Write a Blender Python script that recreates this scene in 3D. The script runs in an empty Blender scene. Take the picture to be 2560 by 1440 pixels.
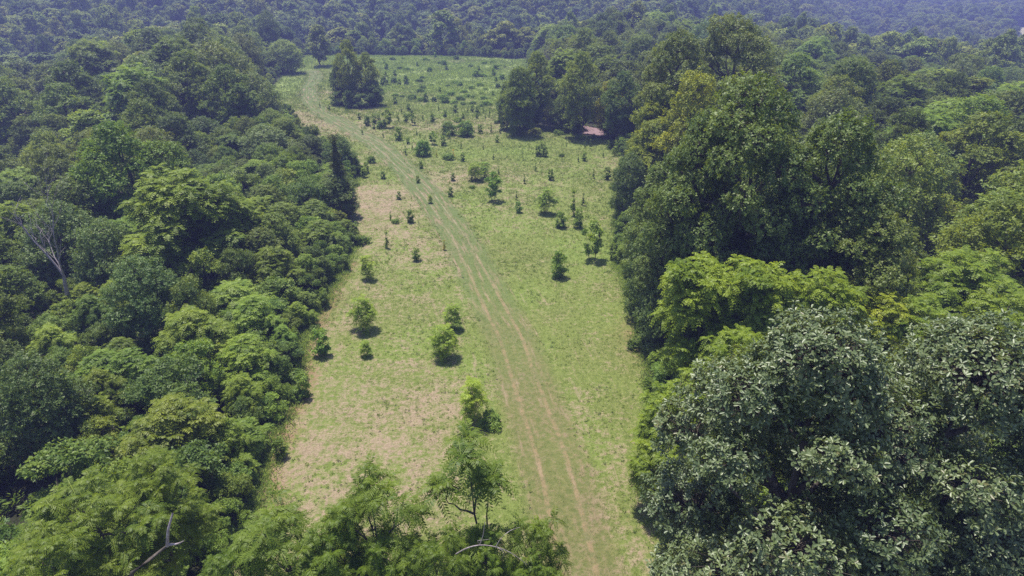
import bpy, math
import numpy as np
from mathutils import Matrix, Vector

# ------------------------------------------------------------------ scene, camera, light
scene = bpy.context.scene
COL = scene.collection
CAM_H, F, PITCH = 26.0, 1640.0, math.radians(25.7)
cam_d = bpy.data.cameras.new("camera")
cam_d.sensor_width = 36.0
cam_d.lens = F / 2560.0 * 36.0
cam_d.clip_start = 0.3
cam_d.clip_end = 6000.0
cam = bpy.data.objects.new("camera", cam_d)
COL.objects.link(cam)
cam.location = (0, 0, CAM_H)
cam.rotation_euler = (math.pi / 2 - PITCH, 0, 0)
scene.camera = cam

SUN_EL, SUN_AZ = math.radians(73), math.radians(-34)      # azimuth from +Y, negative = to the left
world = bpy.data.worlds.new("World")
scene.world = world
world.use_nodes = True
wn = world.node_tree.nodes
sky = wn.new("ShaderNodeTexSky")
sky.sky_type = 'NISHITA'
sky.sun_disc = False
sky.sun_elevation = SUN_EL
sky.sun_rotation = SUN_AZ
world.node_tree.links.new(sky.outputs[0], wn["Background"].inputs[0])
wn["Background"].inputs[1].default_value = 0.115
sl = bpy.data.lights.new("sun", 'SUN')
sl.energy = 5.0
sl.angle = math.radians(0.5)
sl.color = (1.0, 0.95, 0.87)
sun = bpy.data.objects.new("sun", sl)
COL.objects.link(sun)
sun.location = (0, 60, 90)
sd = Vector((math.sin(SUN_AZ) * math.cos(SUN_EL), math.cos(SUN_AZ) * math.cos(SUN_EL), math.sin(SUN_EL)))
sun.rotation_euler = sd.to_track_quat('Z', 'Y').to_euler()
scene.view_settings.view_transform = 'Standard'
scene.view_settings.look = 'None'
scene.view_settings.exposure = 0.56
scene.view_settings.gamma = 1.0
cy = scene.cycles
cy.max_bounces = 5
cy.diffuse_bounces = 3
cy.glossy_bounces = 1
cy.transmission_bounces = 3
cy.volume_bounces = 0
cy.use_denoising = False
cy.transparent_max_bounces = 4

rng = np.random.default_rng(11)

# ------------------------------------------------------------------ noise and terrain
def _hash(ix, iy, seed):
    h = (ix.astype(np.int64) * 374761393 + iy.astype(np.int64) * 668265263 + seed * 1442695041) & 0xffffffff
    h = ((h ^ (h >> 13)) * 1274126177) & 0xffffffff
    return ((h ^ (h >> 16)) & 0xffff) / 65535.0

def vnoise(x, y, sc, seed=0):
    x = np.asarray(x, float) / sc; y = np.asarray(y, float) / sc
    ix = np.floor(x); iy = np.floor(y)
    fx = x - ix; fy = y - iy
    fx = fx * fx * (3 - 2 * fx); fy = fy * fy * (3 - 2 * fy)
    a = _hash(ix, iy, seed); b = _hash(ix + 1, iy, seed)
    c = _hash(ix, iy + 1, seed); d = _hash(ix + 1, iy + 1, seed)
    return (a * (1 - fx) + b * fx) * (1 - fy) + (c * (1 - fx) + d * fx) * fy

def fbm(x, y, sc, seed=0, n=3):
    s = 0; a = 0.5; t = 0
    for i in range(n):
        s = s + a * vnoise(x, y, sc / 2 ** i, seed + i * 17); t += a; a *= 0.5
    return s / t

def S(t):
    t = np.clip(t, 0, 1)
    return t * t * (3 - 2 * t)

YL = [0, 25, 35, 48, 56, 66, 72, 80, 92, 108, 130, 160, 200, 245]
XL = [-15, -14, -15, -17, -16.5, -17, -21, -21.5, -21.5, -33, -43, -58, -66, -72]
YR = [0, 25, 35, 47, 60, 75, 100, 112, 125, 145, 190, 245]
XR = [8, 8.5, 9.8, 10.8, 10.8, 13, 17.5, 16, 3, -1, 4, 6]
def xl(y): return np.interp(y, YL, XL)
def xr(y): return np.interp(y, YR, XR)

def ground(x, y):
    x = np.asarray(x, float); y = np.asarray(y, float)
    dl = xl(y) - x - 6
    dr = x - np.maximum(xr(y), 12) - 14
    drop = np.maximum(13 * S(dl / 95), 8 * S(dr / 120))
    drop = np.maximum(drop, 15 * S((y - 236) / 45))
    r = np.sqrt(x * x + y * y)
    th = x / np.maximum(y, 1)
    w = 1 - S((th - 0.16) / 0.36)
    hill = w * (15 * S((r - 268) / 95) + 46 * S((r - 335) / 330)) + (1 - w) * (-6 * S((r - 210) / 220) + 8 * S((r - 430) / 400) + 70 * S((r - 760) / 800))
    und = (fbm(x, y, 90, 5) - .5) * 9 * S((r - 200) / 150)
    small = (fbm(x, y, 14, 9) - .5) * 0.5
    return -drop + hill + und + small

CP, SP = math.cos(PITCH), math.sin(PITCH)
def ray(px, py):
    u = (px - 1280) / F; v = (720 - py) / F
    d = np.array([u, CP + v * SP, -SP + v * CP])
    return d / np.linalg.norm(d)
def hit(px, py, H=0.0):
    """world x, y where the pixel's ray meets the terrain raised by H"""
    d = ray(px, py)
    t = np.concatenate([np.arange(5, 400, .25), np.arange(400, 3000, 2.)])
    X = d[0] * t; Y = d[1] * t; Z = CAM_H + d[2] * t
    g = ground(X, Y) + H
    k = np.argmax(Z <= g)
    if Z[k] > g[k]: k = len(t) - 1
    if k == 0: return X[0], Y[0]
    a = (Z[k-1] - g[k-1]) / ((Z[k-1] - g[k-1]) - (Z[k] - g[k]) + 1e-9)
    tt = t[k-1] + a * (t[k] - t[k-1])
    return d[0] * tt, d[1] * tt
def project(x, y, z):
    dz = z - CAM_H
    dep = y * CP - dz * SP
    up = y * SP + dz * CP
    return 1280 + F * x / dep, 720 - F * up / dep, dep

# ------------------------------------------------------------------ mesh helpers
def mesh_np(name, V, Q=None, T=None, attrs=None, mats=(), mi=None, smooth=False):
    me = bpy.data.meshes.new(name)
    V = np.asarray(V, np.float32).reshape(-1, 3)
    nq = 0 if Q is None else len(Q); nt = 0 if T is None else len(T)
    me.vertices.add(len(V)); me.vertices.foreach_set("co", V.ravel())
    loops = []
    if nq: loops.append(np.asarray(Q, np.int32).ravel())
    if nt: loops.append(np.asarray(T, np.int32).ravel())
    loops = np.concatenate(loops)
    me.loops.add(len(loops)); me.loops.foreach_set("vertex_index", loops)
    starts = np.concatenate([np.arange(nq) * 4, nq * 4 + np.arange(nt) * 3]).astype(np.int32)
    me.polygons.add(nq + nt); me.polygons.foreach_set("loop_start", starts)
    if mi is not None: me.polygons.foreach_set("material_index", np.asarray(mi, np.int32))
    me.update(calc_edges=True)
    if smooth: me.polygons.foreach_set("use_smooth", np.ones(nq + nt, bool))
    for k, a in (attrs or {}).items():
        at = me.attributes.new(k, 'FLOAT', 'POINT'); at.data.foreach_set("value", np.asarray(a, np.float32))
    for m in mats: me.materials.append(m)
    return me

def nrm(a):
    return a / np.maximum(np.linalg.norm(a, axis=-1, keepdims=True), 1e-9)

class Buf:
    """collects quads with one float attribute"""
    def __init__(s): s.V = []; s.Q = []; s.A = []; s.n = 0
    def add(s, V, Q, A):
        V = V.reshape(-1, 3); s.V.append(V); s.Q.append(Q.reshape(-1, 4) + s.n); s.A.append(A.ravel()); s.n += len(V)
    def mesh(s, name, mat, key="tone", smooth=False):
        return mesh_np(name, np.concatenate(s.V), np.concatenate(s.Q), attrs={key: np.concatenate(s.A)}, mats=(mat,), smooth=smooth)

def leaf_quads(buf, P, D, N, L, W, tone, fine=False):
    """P base, D direction, N upper side; arrays (n,3); L, W, tone (n,)"""
    D = nrm(D); Sd = nrm(np.cross(D, N)); N = np.cross(Sd, D)
    L = L[:, None]; W = W[:, None]
    n = len(P)
    if fine:
        v = np.stack([P, P + D * L * .42 + Sd * W * .42 + N * W * .16, P + D * L * .78 + Sd * W * .46 + N * W * .12,
                      P + D * L - N * L * .10, P + D * L * .78 - Sd * W * .46 + N * W * .12, P + D * L * .42 - Sd * W * .42 + N * W * .16], 1)
        i = np.arange(n)[:, None] * 6
        q = np.concatenate([i + np.array([[0, 1, 2, 3]]), i + np.array([[0, 3, 4, 5]])])
        buf.add(v, q, np.repeat(tone, 6))
    else:
        v = np.stack([P, P + D * L * .5 + Sd * W * .5 + N * W * .15, P + D * L, P + D * L * .5 - Sd * W * .5 + N * W * .15], 1)
        buf.add(v, np.arange(n * 4).reshape(n, 4), np.repeat(tone, 4))

def rosettes(buf, R, C, A, k, L, W, spread=1.0, stem=.6, tone=None, fine=False, droop=.15):
    """k leaves radiating round every cluster point C with axis A"""
    n = len(C); A = nrm(A)
    ref = np.where(np.abs(A[:, 2:3]) > .9, np.array([[1., 0, 0]]), np.array([[0, 0, 1.]]))
    U = nrm(np.cross(A, ref)); Vv = np.cross(A, U)
    ph = R.random((n, 1)) * 6.283 + np.arange(k)[None] * 2.399 + R.normal(0, .25, (n, k))
    el = R.uniform(.05, .75, (n, k)) * (2 - spread)
    rad = U[:, None] * np.cos(ph)[..., None] + Vv[:, None] * np.sin(ph)[..., None]
    D = rad * np.cos(el)[..., None] + A[:, None] * np.sin(el)[..., None]
    D[..., 2] -= droop * R.random((n, k))
    N = A[:, None] * np.cos(el)[..., None] - rad * np.sin(el)[..., None] + R.normal(0, .28, (n, k, 3))
    off = R.random((n, k, 1)) ** 1.2
    Lm = L if np.ndim(L) else np.full(n, float(L))
    P = C[:, None] - A[:, None] * off * Lm[:, None, None] * stem * 2.2 + rad * Lm[:, None, None] * .12
    LL = (Lm[:, None] * R.uniform(.7, 1.15, (n, k))).ravel()
    t = (tone[:, None] if tone is not None else .5) + R.normal(0, .16, (n, k))
    leaf_quads(buf, P.reshape(-1, 3), D.reshape(-1, 3), N.reshape(-1, 3), LL, LL * W, np.clip(t, 0, 1).ravel(), fine)

def fronds(buf, R, C, A, k, Lf, nleaf, lw, tone, droop=.55, lenf=.27):
    """k pinnate fronds round every shoot tip C; nleaf pairs of leaflets"""
    n = len(C)
    base = R.random((n, 1)) * 6.283
    ph = base + np.arange(k)[None] * (6.283 / k) + R.normal(0, .22, (n, k))
    el = R.uniform(-.35, 1.05, (n, k))
    h = np.stack([np.cos(ph), np.sin(ph), 0 * ph], -1) + nrm(A)[:, None] * .35 * np.array([1, 1, 0])
    h = nrm(h); up = np.array([0, 0, 1.])
    Lr = Lf * R.uniform(.75, 1.15, (n, k, 1))
    s = (np.arange(nleaf) + 1.2) / (nleaf + .6)
    s = s[None, None, :]
    hx = s * np.cos(el)[..., None]; vz = s * np.sin(el)[..., None] - droop * s ** 2 * R.uniform(.6, 1.3, (n, k, 1))
    P = C[:, None, None] + (h[:, :, None] * hx[..., None] + up * vz[..., None]) * Lr[..., None]
    slope = np.sin(el)[..., None] - 2 * droop * s
    Df = nrm(h[:, :, None] * np.cos(el)[..., None, None] + up * slope[..., None])
    side = nrm(np.cross(h, up))[:, :, None]
    Nn = nrm(np.cross(side * np.ones_like(Df), Df))
    taper = (1.1 - .75 * np.abs(s - .45))[..., None]
    tn = np.clip(tone[:, None, None] + R.normal(0, .10, (n, k, 1)) + .0 * s, 0, 1) + np.zeros_like(P[..., 0])
    for sg in (1, -1):
        D = side * sg * .9 + Df * .45 - up * .18 + R.normal(0, .08, P.shape)
        LL = (Lr[..., None] * lenf * taper)[..., 0] * np.ones_like(P[..., 0])
        leaf_quads(buf, P.reshape(-1, 3), D.reshape(-1, 3), (Nn + R.normal(0, .15, P.shape)).reshape(-1, 3),
                   LL.ravel(), (LL * lw).ravel(), np.clip(tn + R.normal(0, .06, tn.shape), 0, 1).ravel())
    # the rachis as a thin strip
    e0 = C[:, None] + 0 * h; ee = P[:, :, -1]
    mid = P[:, :, nleaf // 2]
    wv = side[:, :, 0] * .009 * Lf / .6
    v = np.stack([e0 - wv, e0 + wv, mid + wv, mid - wv, ee], 2)
    i = np.arange(n * k)[:, None] * 5
    q = np.concatenate([i + np.array([[0, 1, 2, 3]]), i + np.array([[3, 2, 4, 4]])])
    # second piece is a triangle; keep it a thin quad instead
    v = np.concatenate([v, v[:, :, 4:5] + wv[:, :, None] * .3], 2)
    i = np.arange(n * k)[:, None] * 6
    q = np.concatenate([i + np.array([[0, 1, 2, 3]]), i + np.array([[3, 2, 5, 4]])])
    buf.add(v, q, np.full(n * k * 6, .8))

def tubes(buf, P, R_, k=5):
    """P (n,m,3) polylines, R_ (n,m) radii, k sides"""
    n, m = P.shape[:2]
    T = np.gradient(P, axis=1); T = nrm(T)
    ref = np.where(np.abs(T[..., 2:3]) > .85, np.array([1., 0, 0]), np.array([0, 0, 1.]))
    U = nrm(np.cross(T, ref)); W = np.cross(T, U)
    a = np.arange(k) / k * 6.2832
    V = P[:, :, None] + (U[:, :, None] * np.cos(a)[:, None] + W[:, :, None] * np.sin(a)[:, None]) * R_[:, :, None, None]
    idx = np.arange(n * m * k).reshape(n, m, k)
    j2 = (np.arange(k) + 1) % k
    q = np.stack([idx[:, :-1], idx[:, :-1][..., j2], idx[:, 1:][..., j2], idx[:, 1:]], -1)
    buf.add(V, q.reshape(-1, 4), np.zeros(n * m * k) + .5)

def bent(p, q, m, R, wob=.06, sag=0.):
    """m points from p to q (n,3) with a soft bend"""
    t = np.linspace(0, 1, m)[None, :, None]
    L = np.linalg.norm(q - p, axis=-1)[:, None, None]
    b = R.normal(0, wob, (len(p), 1, 3)) * L * np.sin(t * 3.1416) + R.normal(0, wob * .35, (len(p), m, 3)) * L * np.sin(t * 3.1416)
    b[..., 2:] -= sag * L * np.sin(t * 3.1416)
    return p[:, None] * (1 - t) + q[:, None] * t + b

# ------------------------------------------------------------------ materials
def mat_new(name):
    m = bpy.data.materials.new(name); m.use_nodes = True
    nt = m.node_tree; nt.nodes.clear()
    return m, nt, nt.nodes.new("ShaderNodeOutputMaterial")
def N_(nt, t, **kw):
    n = nt.nodes.new(t)
    for k, v in kw.items(): setattr(n, k, v)
    return n
def mathn(nt, op, a, b=None, clamp=False):
    n = nt.nodes.new("ShaderNodeMath"); n.operation = op; n.use_clamp = clamp
    for i, v in enumerate((a, b)):
        if v is None: continue
        if isinstance(v, (int, float)): n.inputs[i].default_value = v
        else: nt.links.new(v, n.inputs[i])
    return n.outputs[0]
def mixc(nt, f, a, b, bt='MIX'):
    n = nt.nodes.new("ShaderNodeMix"); n.data_type = 'RGBA'; n.blend_type = bt
    for i, v in ((0, f), (6, a), (7, b)):
        if isinstance(v, (int, float)): n.inputs[i].default_value = v
        elif isinstance(v, tuple): n.inputs[i].default_value = (*v, 1)
        else: nt.links.new(v, n.inputs[i])
    return n.outputs[2]
def attr(nt, name):
    n = nt.nodes.new("ShaderNodeAttribute"); n.attribute_name = name; return n.outputs["Fac"]
def noise(nt, scale, detail=2.0, rough=.5, vec=None):
    n = nt.nodes.new("ShaderNodeTexNoise"); n.inputs["Scale"].default_value = scale
    n.inputs["Detail"].default_value = detail; n.inputs["Roughness"].default_value = rough
    if vec is not None: nt.links.new(vec, n.inputs["Vector"])
    return n.outputs[0]
def ramp(nt, f, lo, hi):
    n = nt.nodes.new("ShaderNodeMapRange"); n.inputs[1].default_value = lo; n.inputs[2].default_value = hi
    nt.links.new(f, n.inputs[0]); return n.outputs[0]

def leafmat(name, dark, light, rough=.45, transl=.3, spec=.5, rand=False, tr=(1.5, 1.35, .5), odd=None, gain=(2.25, 2.0, 1.15)):
    m, nt, out = mat_new(name)
    if gain: dark = tuple(a * b for a, b in zip(dark, gain)); light = tuple(a * b for a, b in zip(light, gain))
    t = attr(nt, "tone")
    c = mixc(nt, t, dark, light)
    oi = nt.nodes.new("ShaderNodeObjectInfo")
    if odd:      # a few yellowed or browned leaves
        c = mixc(nt, mathn(nt, 'GREATER_THAN', t, .93), c, odd)
    if rand:
        rr = nt.nodes.new("ShaderNodeValToRGB")
        e = rr.color_ramp.elements
        e[0].position = 0; e[0].color = (.52, .66, .72, 1)
        e[1].position = 1; e[1].color = (1.35, 1.25, .75, 1)
        for p, cc in ((.2, (.85, .95, .95)), (.4, (1.12, 1.1, .95)), (.55, (.72, .85, .8)), (.7, (1.05, 1.12, .95)), (.85, (.95, 1.1, .85))):
            x = e.new(p); x.color = (*cc, 1)
        rr.color_ramp.interpolation = 'CONSTANT'
        nt.links.new(oi.outputs["Random"], rr.inputs[0])
        c = mixc(nt, 1.0, c, rr.outputs[0], 'MULTIPLY')
    c = mixc(nt, 1.0, c, oi.outputs["Color"], 'MULTIPLY')
    b = nt.nodes.new("ShaderNodeBsdfPrincipled")
    nt.links.new(c, b.inputs["Base Color"]); b.inputs["Roughness"].default_value = rough
    b.inputs["Specular IOR Level"].default_value = spec
    tl = nt.nodes.new("ShaderNodeBsdfTranslucent")
    nt.links.new(mixc(nt, 1.0, c, tr, 'MULTIPLY'), tl.inputs[0])
    ms = nt.nodes.new("ShaderNodeMixShader"); ms.inputs[0].default_value = transl
    nt.links.new(b.outputs[0], ms.inputs[1]); nt.links.new(tl.outputs[0], ms.inputs[2])
    nt.links.new(ms.outputs[0], out.inputs[0])
    return m

def barkmat(name, c1, c2, sc=6):
    m, nt, out = mat_new(name)
    tc = nt.nodes.new("ShaderNodeTexCoord")
    mp = nt.nodes.new("ShaderNodeMapping"); mp.inputs["Scale"].default_value = (1, 1, .25)
    nt.links.new(tc.outputs["Object"], mp.inputs[0])
    n = noise(nt, sc, 5, .65, mp.outputs[0])
    b = nt.nodes.new("ShaderNodeBsdfPrincipled"); b.inputs["Roughness"].default_value = .85
    b.inputs["Specular IOR Level"].default_value = .2
    nt.links.new(mixc(nt, ramp(nt, n, .35, .65), c1, c2), b.inputs["Base Color"])
    bp = nt.nodes.new("ShaderNodeBump"); bp.inputs["Strength"].default_value = .5; bp.inputs["Distance"].default_value = .03
    nt.links.new(n, bp.inputs["Height"]); nt.links.new(bp.outputs[0], b.inputs["Normal"])
    nt.links.new(b.outputs[0], out.inputs[0])
    return m

M_HERO = leafmat("leaf_glossy_broad", (.045, .072, .040), (.125, .158, .098), .42, .26, .7, odd=(.16, .16, .06), gain=(1.75, 1.72, 1.08))
M_OAK = leafmat("leaf_oak", (.036, .070, .025), (.108, .158, .058), .5, .36, .4, odd=(.15, .17, .06))
M_GREEN = leafmat("leaf_green", (.038, .070, .020), (.105, .152, .040), .52, .4, .35)
M_FROND = leafmat("leaf_feathery", (.040, .080, .014), (.120, .180, .034), .5, .42, .35)
M_SHRUB = leafmat("leaf_shrub", (.036, .074, .022), (.108, .165, .048), .5, .4, .35)
M_CEDAR = leafmat("leaf_cedar", (.025, .042, .016), (.065, .078, .035), .6, .12, .2)
M_FAR = leafmat("leaf_distant", (.050, .080, .028), (.165, .205, .070), .6, .3, .25, rand=True)
M_BARK = barkmat("bark_grey_brown", (.05, .04, .035), (.14, .12, .10))
M_DEAD = barkmat("weathered_dead_wood", (.20, .16, .16), (.50, .43, .44), 14)

# ------------------------------------------------------------------ crown builders
def make_lobes(R, Ht, base, rad, nl, prof, lf=1.0, zf=1.0):
    L = []
    for i in range(nl):
        t = (i + .5 + R.uniform(-.3, .3)) / nl
        z = base + (Ht - base) * (t * .88 + .04)
        if prof == 'round': pr = math.sqrt(max(0.05, 1 - (1.75 * t - .75) ** 2)) if t > .43 else .8 + .2 * t / .43
        elif prof == 'tall': pr = (.75 + .5 * t if t < .5 else 1.0) * (1 - max(0, t - .5) * 1.05)
        elif prof == 'cone': pr = 1.02 - t * .95
        else: pr = .35 + .65 * math.sin(min(1, t * 1.15) * 2.4)          # vase
        a = i * 2.39996 + R.uniform(-.5, .5)
        lr = lf * rad * R.uniform(.24, .42) * (1 if prof != 'cone' else (1.15 - t * .75))
        rr = max(0, rad * pr - lr) * R.uniform(.75, 1.12)
        L.append((rr * math.cos(a), rr * math.sin(a), min(z, Ht - lr * .7), lr, lr * R.uniform(.62, .95) * zf))
    L.append((R.normal(0, .1) * rad, R.normal(0, .1) * rad, Ht - rad * .26 * max(1, lf), rad * .30 * max(1, lf), rad * .26 * max(1, lf)))
    return np.array(L)

def shell_points(R, lobes, n, depth=.3, low=-.45):
    w = lobes[:, 3] ** 2; w = w / w.sum()
    out = []; ax = []; tot = 0
    while tot < n:
        m = int(n * 2.2)
        li = R.choice(len(lobes), m, p=w)
        d = nrm(R.normal(0, 1, (m, 3))); d = d[d[:, 2] > low + R.normal(0, .15, len(d))]; li = li[:len(d)]
        k = 1 - np.abs(R.normal(0, depth, len(d))); k = np.clip(k, .15, 1)
        k *= 1 + .16 * np.sin(d[:, 0] * 5 + li * 1.7) * np.cos(d[:, 1] * 6 + li * 2.3) + .1 * np.sin(d[:, 2] * 9 + li)
        c = lobes[li, :3] + d * np.stack([lobes[li, 3], lobes[li, 3], lobes[li, 4]], 1) * k[:, None]
        q = (c[:, None] - lobes[None, :, :3]) / np.stack([lobes[:, 3], lobes[:, 3], lobes[:, 4]], 1)[None]
        ins = (np.linalg.norm(q, axis=-1) < .72); ins[np.arange(len(c)), li] = False
        keep = ~ins.any(1) & (c[:, 2] > .15)
        out.append(np.concatenate([c[keep], d[keep]], 1)); ax.append(li[keep]); tot += keep.sum()
    o = np.concatenate(out)[:n]; li = np.concatenate(ax)[:n]
    return o[:, :3], o[:, 3:], li

PROTO = {}
def build_proto(key, seed, Ht, base, rad, nl, ncl, prof, mat, kind='ros', k=8, L=.2, W=.5, trunk=.18, low=-.45, depth=.3,
                fine=False, lf=1.0, flat=1.0, stems=1, twigs=.35, Lf=.6, nleaf=7, lw=.34, stem_spread=.5, lean=0.):
    R = np.random.default_rng(seed)
    lobes = make_lobes(R, Ht, base, rad, nl, prof, lf, 1.35 if kind == 'fr' else 1.0)
    C, D, li = shell_points(R, lobes, ncl, depth, low)
    lobe_tone = R.normal(.45, .12, len(lobes))
    tone = np.clip(lobe_tone[li] + R.normal(0, .12, len(C)), 0, 1)
    A = D * .7 + np.array([0, 0, .55]) + R.normal(0, .25, D.shape)
    b = Buf()
    if kind == 'ros': rosettes(b, R, C, A, k, L, W, spread=flat, tone=tone, fine=fine)
    else: fronds(b, R, C, A, k, Lf, nleaf, lw, tone)
    crown = b.mesh(key + "_crown", mat)
    # wood
    w = Buf()
    fork = base + (Ht - base) * .25
    tops = []
    for s in range(stems):
        a = s / stems * 6.283 + R.random(); sp = stem_spread * rad if stems > 1 else R.normal(0, .06) * rad
        st = np.array([[math.cos(a) * sp * .12, math.sin(a) * sp * .12, -.6]])
        tp = np.array([[math.cos(a) * sp, math.sin(a) * sp, Ht * .86 if stems == 1 else Ht * .6]])
        pl = bent(st, tp, 8, R, .03)
        tubes(w, pl, np.linspace(trunk / stems ** .5, trunk * .18, 8)[None], 8)
        tops.append(pl[0])
    pts = np.concatenate(tops)
    cen = lobes[:, :3]
    j = [np.argmin(np.linalg.norm(pts[:, :2] - c[:2], axis=1) + np.abs(pts[:, 2] - (c[2] - .35 * np.hypot(c[0], c[1]) - .08 * Ht)) * 1.2) for c in cen]
    limb = bent(pts[j], cen, 6, R, .07, .03)
    tubes(w, limb, np.linspace(trunk * .42, trunk * .12, 6)[None] * np.ones((len(cen), 1)), 5)
    m = int(len(C) * twigs)
    if m:
        s = R.choice(len(C), m, replace=False)
        src = limb[li[s], 5] * .8 + limb[li[s], 3] * .2
        tw = bent(src, C[s] - nrm(A[s]) * .02, 3, R, .06)
        tubes(w, tw, np.array([[trunk * .10, trunk * .05, max(.004, trunk * .02)]]) * np.ones((m, 1)), 3)
    wood = w.mesh(key + "_wood", M_BARK, smooth=True)
    PROTO[key] = (crown, wood, Ht, rad)

P = build_proto
# glossy broad-leaved trees near the camera
P('hero_a', 1, 17.5, 3, 5.3, 34, 10600, 'round', M_HERO, k=9, L=.165, W=.46, trunk=.30, fine=True, depth=.16, twigs=.3, lf=.86)
P('hero_b', 2, 16.5, 3, 5.0, 30, 9400, 'round', M_HERO, k=9, L=.165, W=.46, trunk=.28, fine=True, depth=.16, twigs=.3, lf=.86)
# feathery compound-leaved trees, near
P('frond_a', 3, 12, 5, 3.2, 15, 84, 'round', M_FROND, kind='fr', k=9, Lf=.88, nleaf=10, lw=.28, trunk=.15, depth=.35, twigs=1, low=-.1)
P('frond_b', 4, 11, 4, 3.6, 15, 150, 'round', M_FROND, kind='fr', k=9, Lf=.80, nleaf=10, lw=.28, trunk=.15, depth=.5, twigs=1, low=-.1)
P('frond_open', 5, 12.5, 6.5, 1.9, 7, 24, 'vase', M_FROND, kind='fr', k=9, Lf=.85, nleaf=10, lw=.28, trunk=.11, depth=.4, twigs=1, low=-.1)
# feathery trees further off
P('feather_a', 6, 12, 3, 4.2, 26, 560, 'round', M_FROND, kind='fr', k=8, Lf=.9, nleaf=6, lw=.5, trunk=.18, depth=.42, twigs=.2)
P('feather_b', 7, 10, 2, 3.4, 18, 380, 'vase', M_FROND, kind='fr', k=8, Lf=.9, nleaf=6, lw=.5, trunk=.14, depth=.42, twigs=.2)
# big dark trees of the right-hand wood
P('big_a', 8, 20, 3.0, 6.6, 40, 8600, 'round', M_OAK, k=8, L=.225, W=.55, trunk=.36, depth=.17, twigs=.12, lf=.80)
P('big_b', 9, 19, 2.5, 5.8, 36, 7400, 'round', M_OAK, k=8, L=.225, W=.55, trunk=.34, depth=.17, twigs=.12, lf=.82)
# general wood trees
P('broad_a', 10, 14, 3, 4.8, 22, 3600, 'round', M_GREEN, k=8, L=.25, W=.55, trunk=.22, twigs=.1)
P('broad_b', 12, 13, 1, 4.2, 24, 3700, 'tall', M_GREEN, k=8, L=.25, W=.55, trunk=.2, twigs=.1, lf=1.2)
P('broad_c', 13, 12, .8, 5.2, 26, 4500, 'round', M_OAK, k=8, L=.25, W=.5, trunk=.24, twigs=.1, low=-.7)
P('narrow_a', 14, 14, .4, 3.3, 30, 3000, 'round', M_GREEN, k=8, L=.30, W=.55, trunk=.18, twigs=.15, lf=1.15)
P('cedar_a', 15, 10, .3, 2.3, 34, 2200, 'cone', M_CEDAR, k=7, L=.22, W=.3, trunk=.14, twigs=.1, low=-.9)
# thicket shrubs
P('shrub_a', 20, 3.6, .2, 2.0, 11, 1050, 'round', M_SHRUB, k=8, L=.16, W=.5, trunk=.05, stems=3, low=-.7, twigs=.15)
P('shrub_b', 21, 4.4, .3, 2.2, 12, 1150, 'tall', M_SHRUB, k=8, L=.16, W=.45, trunk=.06, stems=3, low=-.7, twigs=.15)
P('shrub_c', 22, 3.4, .4, 1.9, 12, 230, 'round', M_FROND, kind='fr', k=8, Lf=.58, nleaf=6, lw=.42, trunk=.05, stems=3, low=-.5, twigs=.3)
P('shrub_d', 23, 5.2, .3, 2.4, 12, 1350, 'vase', M_SHRUB, k=9, L=.18, W=.4, trunk=.07, stems=2, low=-.7, twigs=.15)
# young growth in the meadow
P('sap_frond', 30, 2.6, .3, .95, 9, 48, 'tall', M_FROND, kind='fr', k=8, Lf=.5, nleaf=6, lw=.44, trunk=.035, stems=3, twigs=1, stem_spread=.4, lf=1.5)
P('sap_frond2', 31, 2.3, .25, .8, 7, 40, 'tall', M_FROND, kind='fr', k=8, Lf=.42, nleaf=6, lw=.44, trunk=.035, stems=3, twigs=1, low=-.7, stem_spread=.3, lf=1.7)
P('sap_leaf', 32, 2.2, .1, .78, 9, 170, 'tall', M_SHRUB, k=8, L=.17, W=.55, trunk=.03, stems=3, twigs=.6, low=-.8, stem_spread=.4, lf=1.4)
P('sap_tree', 33, 3.4, .6, 1.15, 12, 230, 'round', M_SHRUB, k=8, L=.2, W=.6, trunk=.05, stems=2, twigs=1, low=-.6, depth=.45, lf=1.1)
P('sap_thin', 34, 2.0, .1, .36, 7, 70, 'cone', M_SHRUB, k=7, L=.14, W=.5, trunk=.02, stems=1, twigs=.6, low=-.9, lf=1.5)
P('sap_cone', 35, 2.2, .05, .85, 10, 230, 'tall', M_SHRUB, k=8, L=.17, W=.45, trunk=.03, stems=3, twigs=.3, low=-.9, lf=1.2)
P('bush_round', 36, 1.9, .1, 1.25, 10, 320, 'round', M_SHRUB, k=8, L=.19, W=.55, trunk=.04, stems=4, twigs=.3, low=-.7, lf=1.4)
P('bush_low', 37, 1.1, .05, 1.2, 9, 200, 'round', M_SHRUB, k=8, L=.18, W=.5, trunk=.03, stems=4, twigs=.3, low=-.5, lf=1.4)
# distant trees
for i, (pr, Hh, rr) in enumerate((('round', 14, 5.4), ('tall', 15, 4.6), ('round', 12.5, 6.0), ('round', 14, 5.2), ('round', 15, 5.6))):
    P('far_%d' % i, 50 + i, Hh, 2.2, rr, (13, 20, 11, 16, 24)[i], 1100, pr, M_FAR, k=6, L=.50, W=.75, trunk=.24, twigs=0, depth=.12, low=-.3, lf=(1.15, .95, 1.2, 1.0, .8)[i], flat=1.65)
M_FARKEYS = ['far_%d' % i for i in range(5)]

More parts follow.
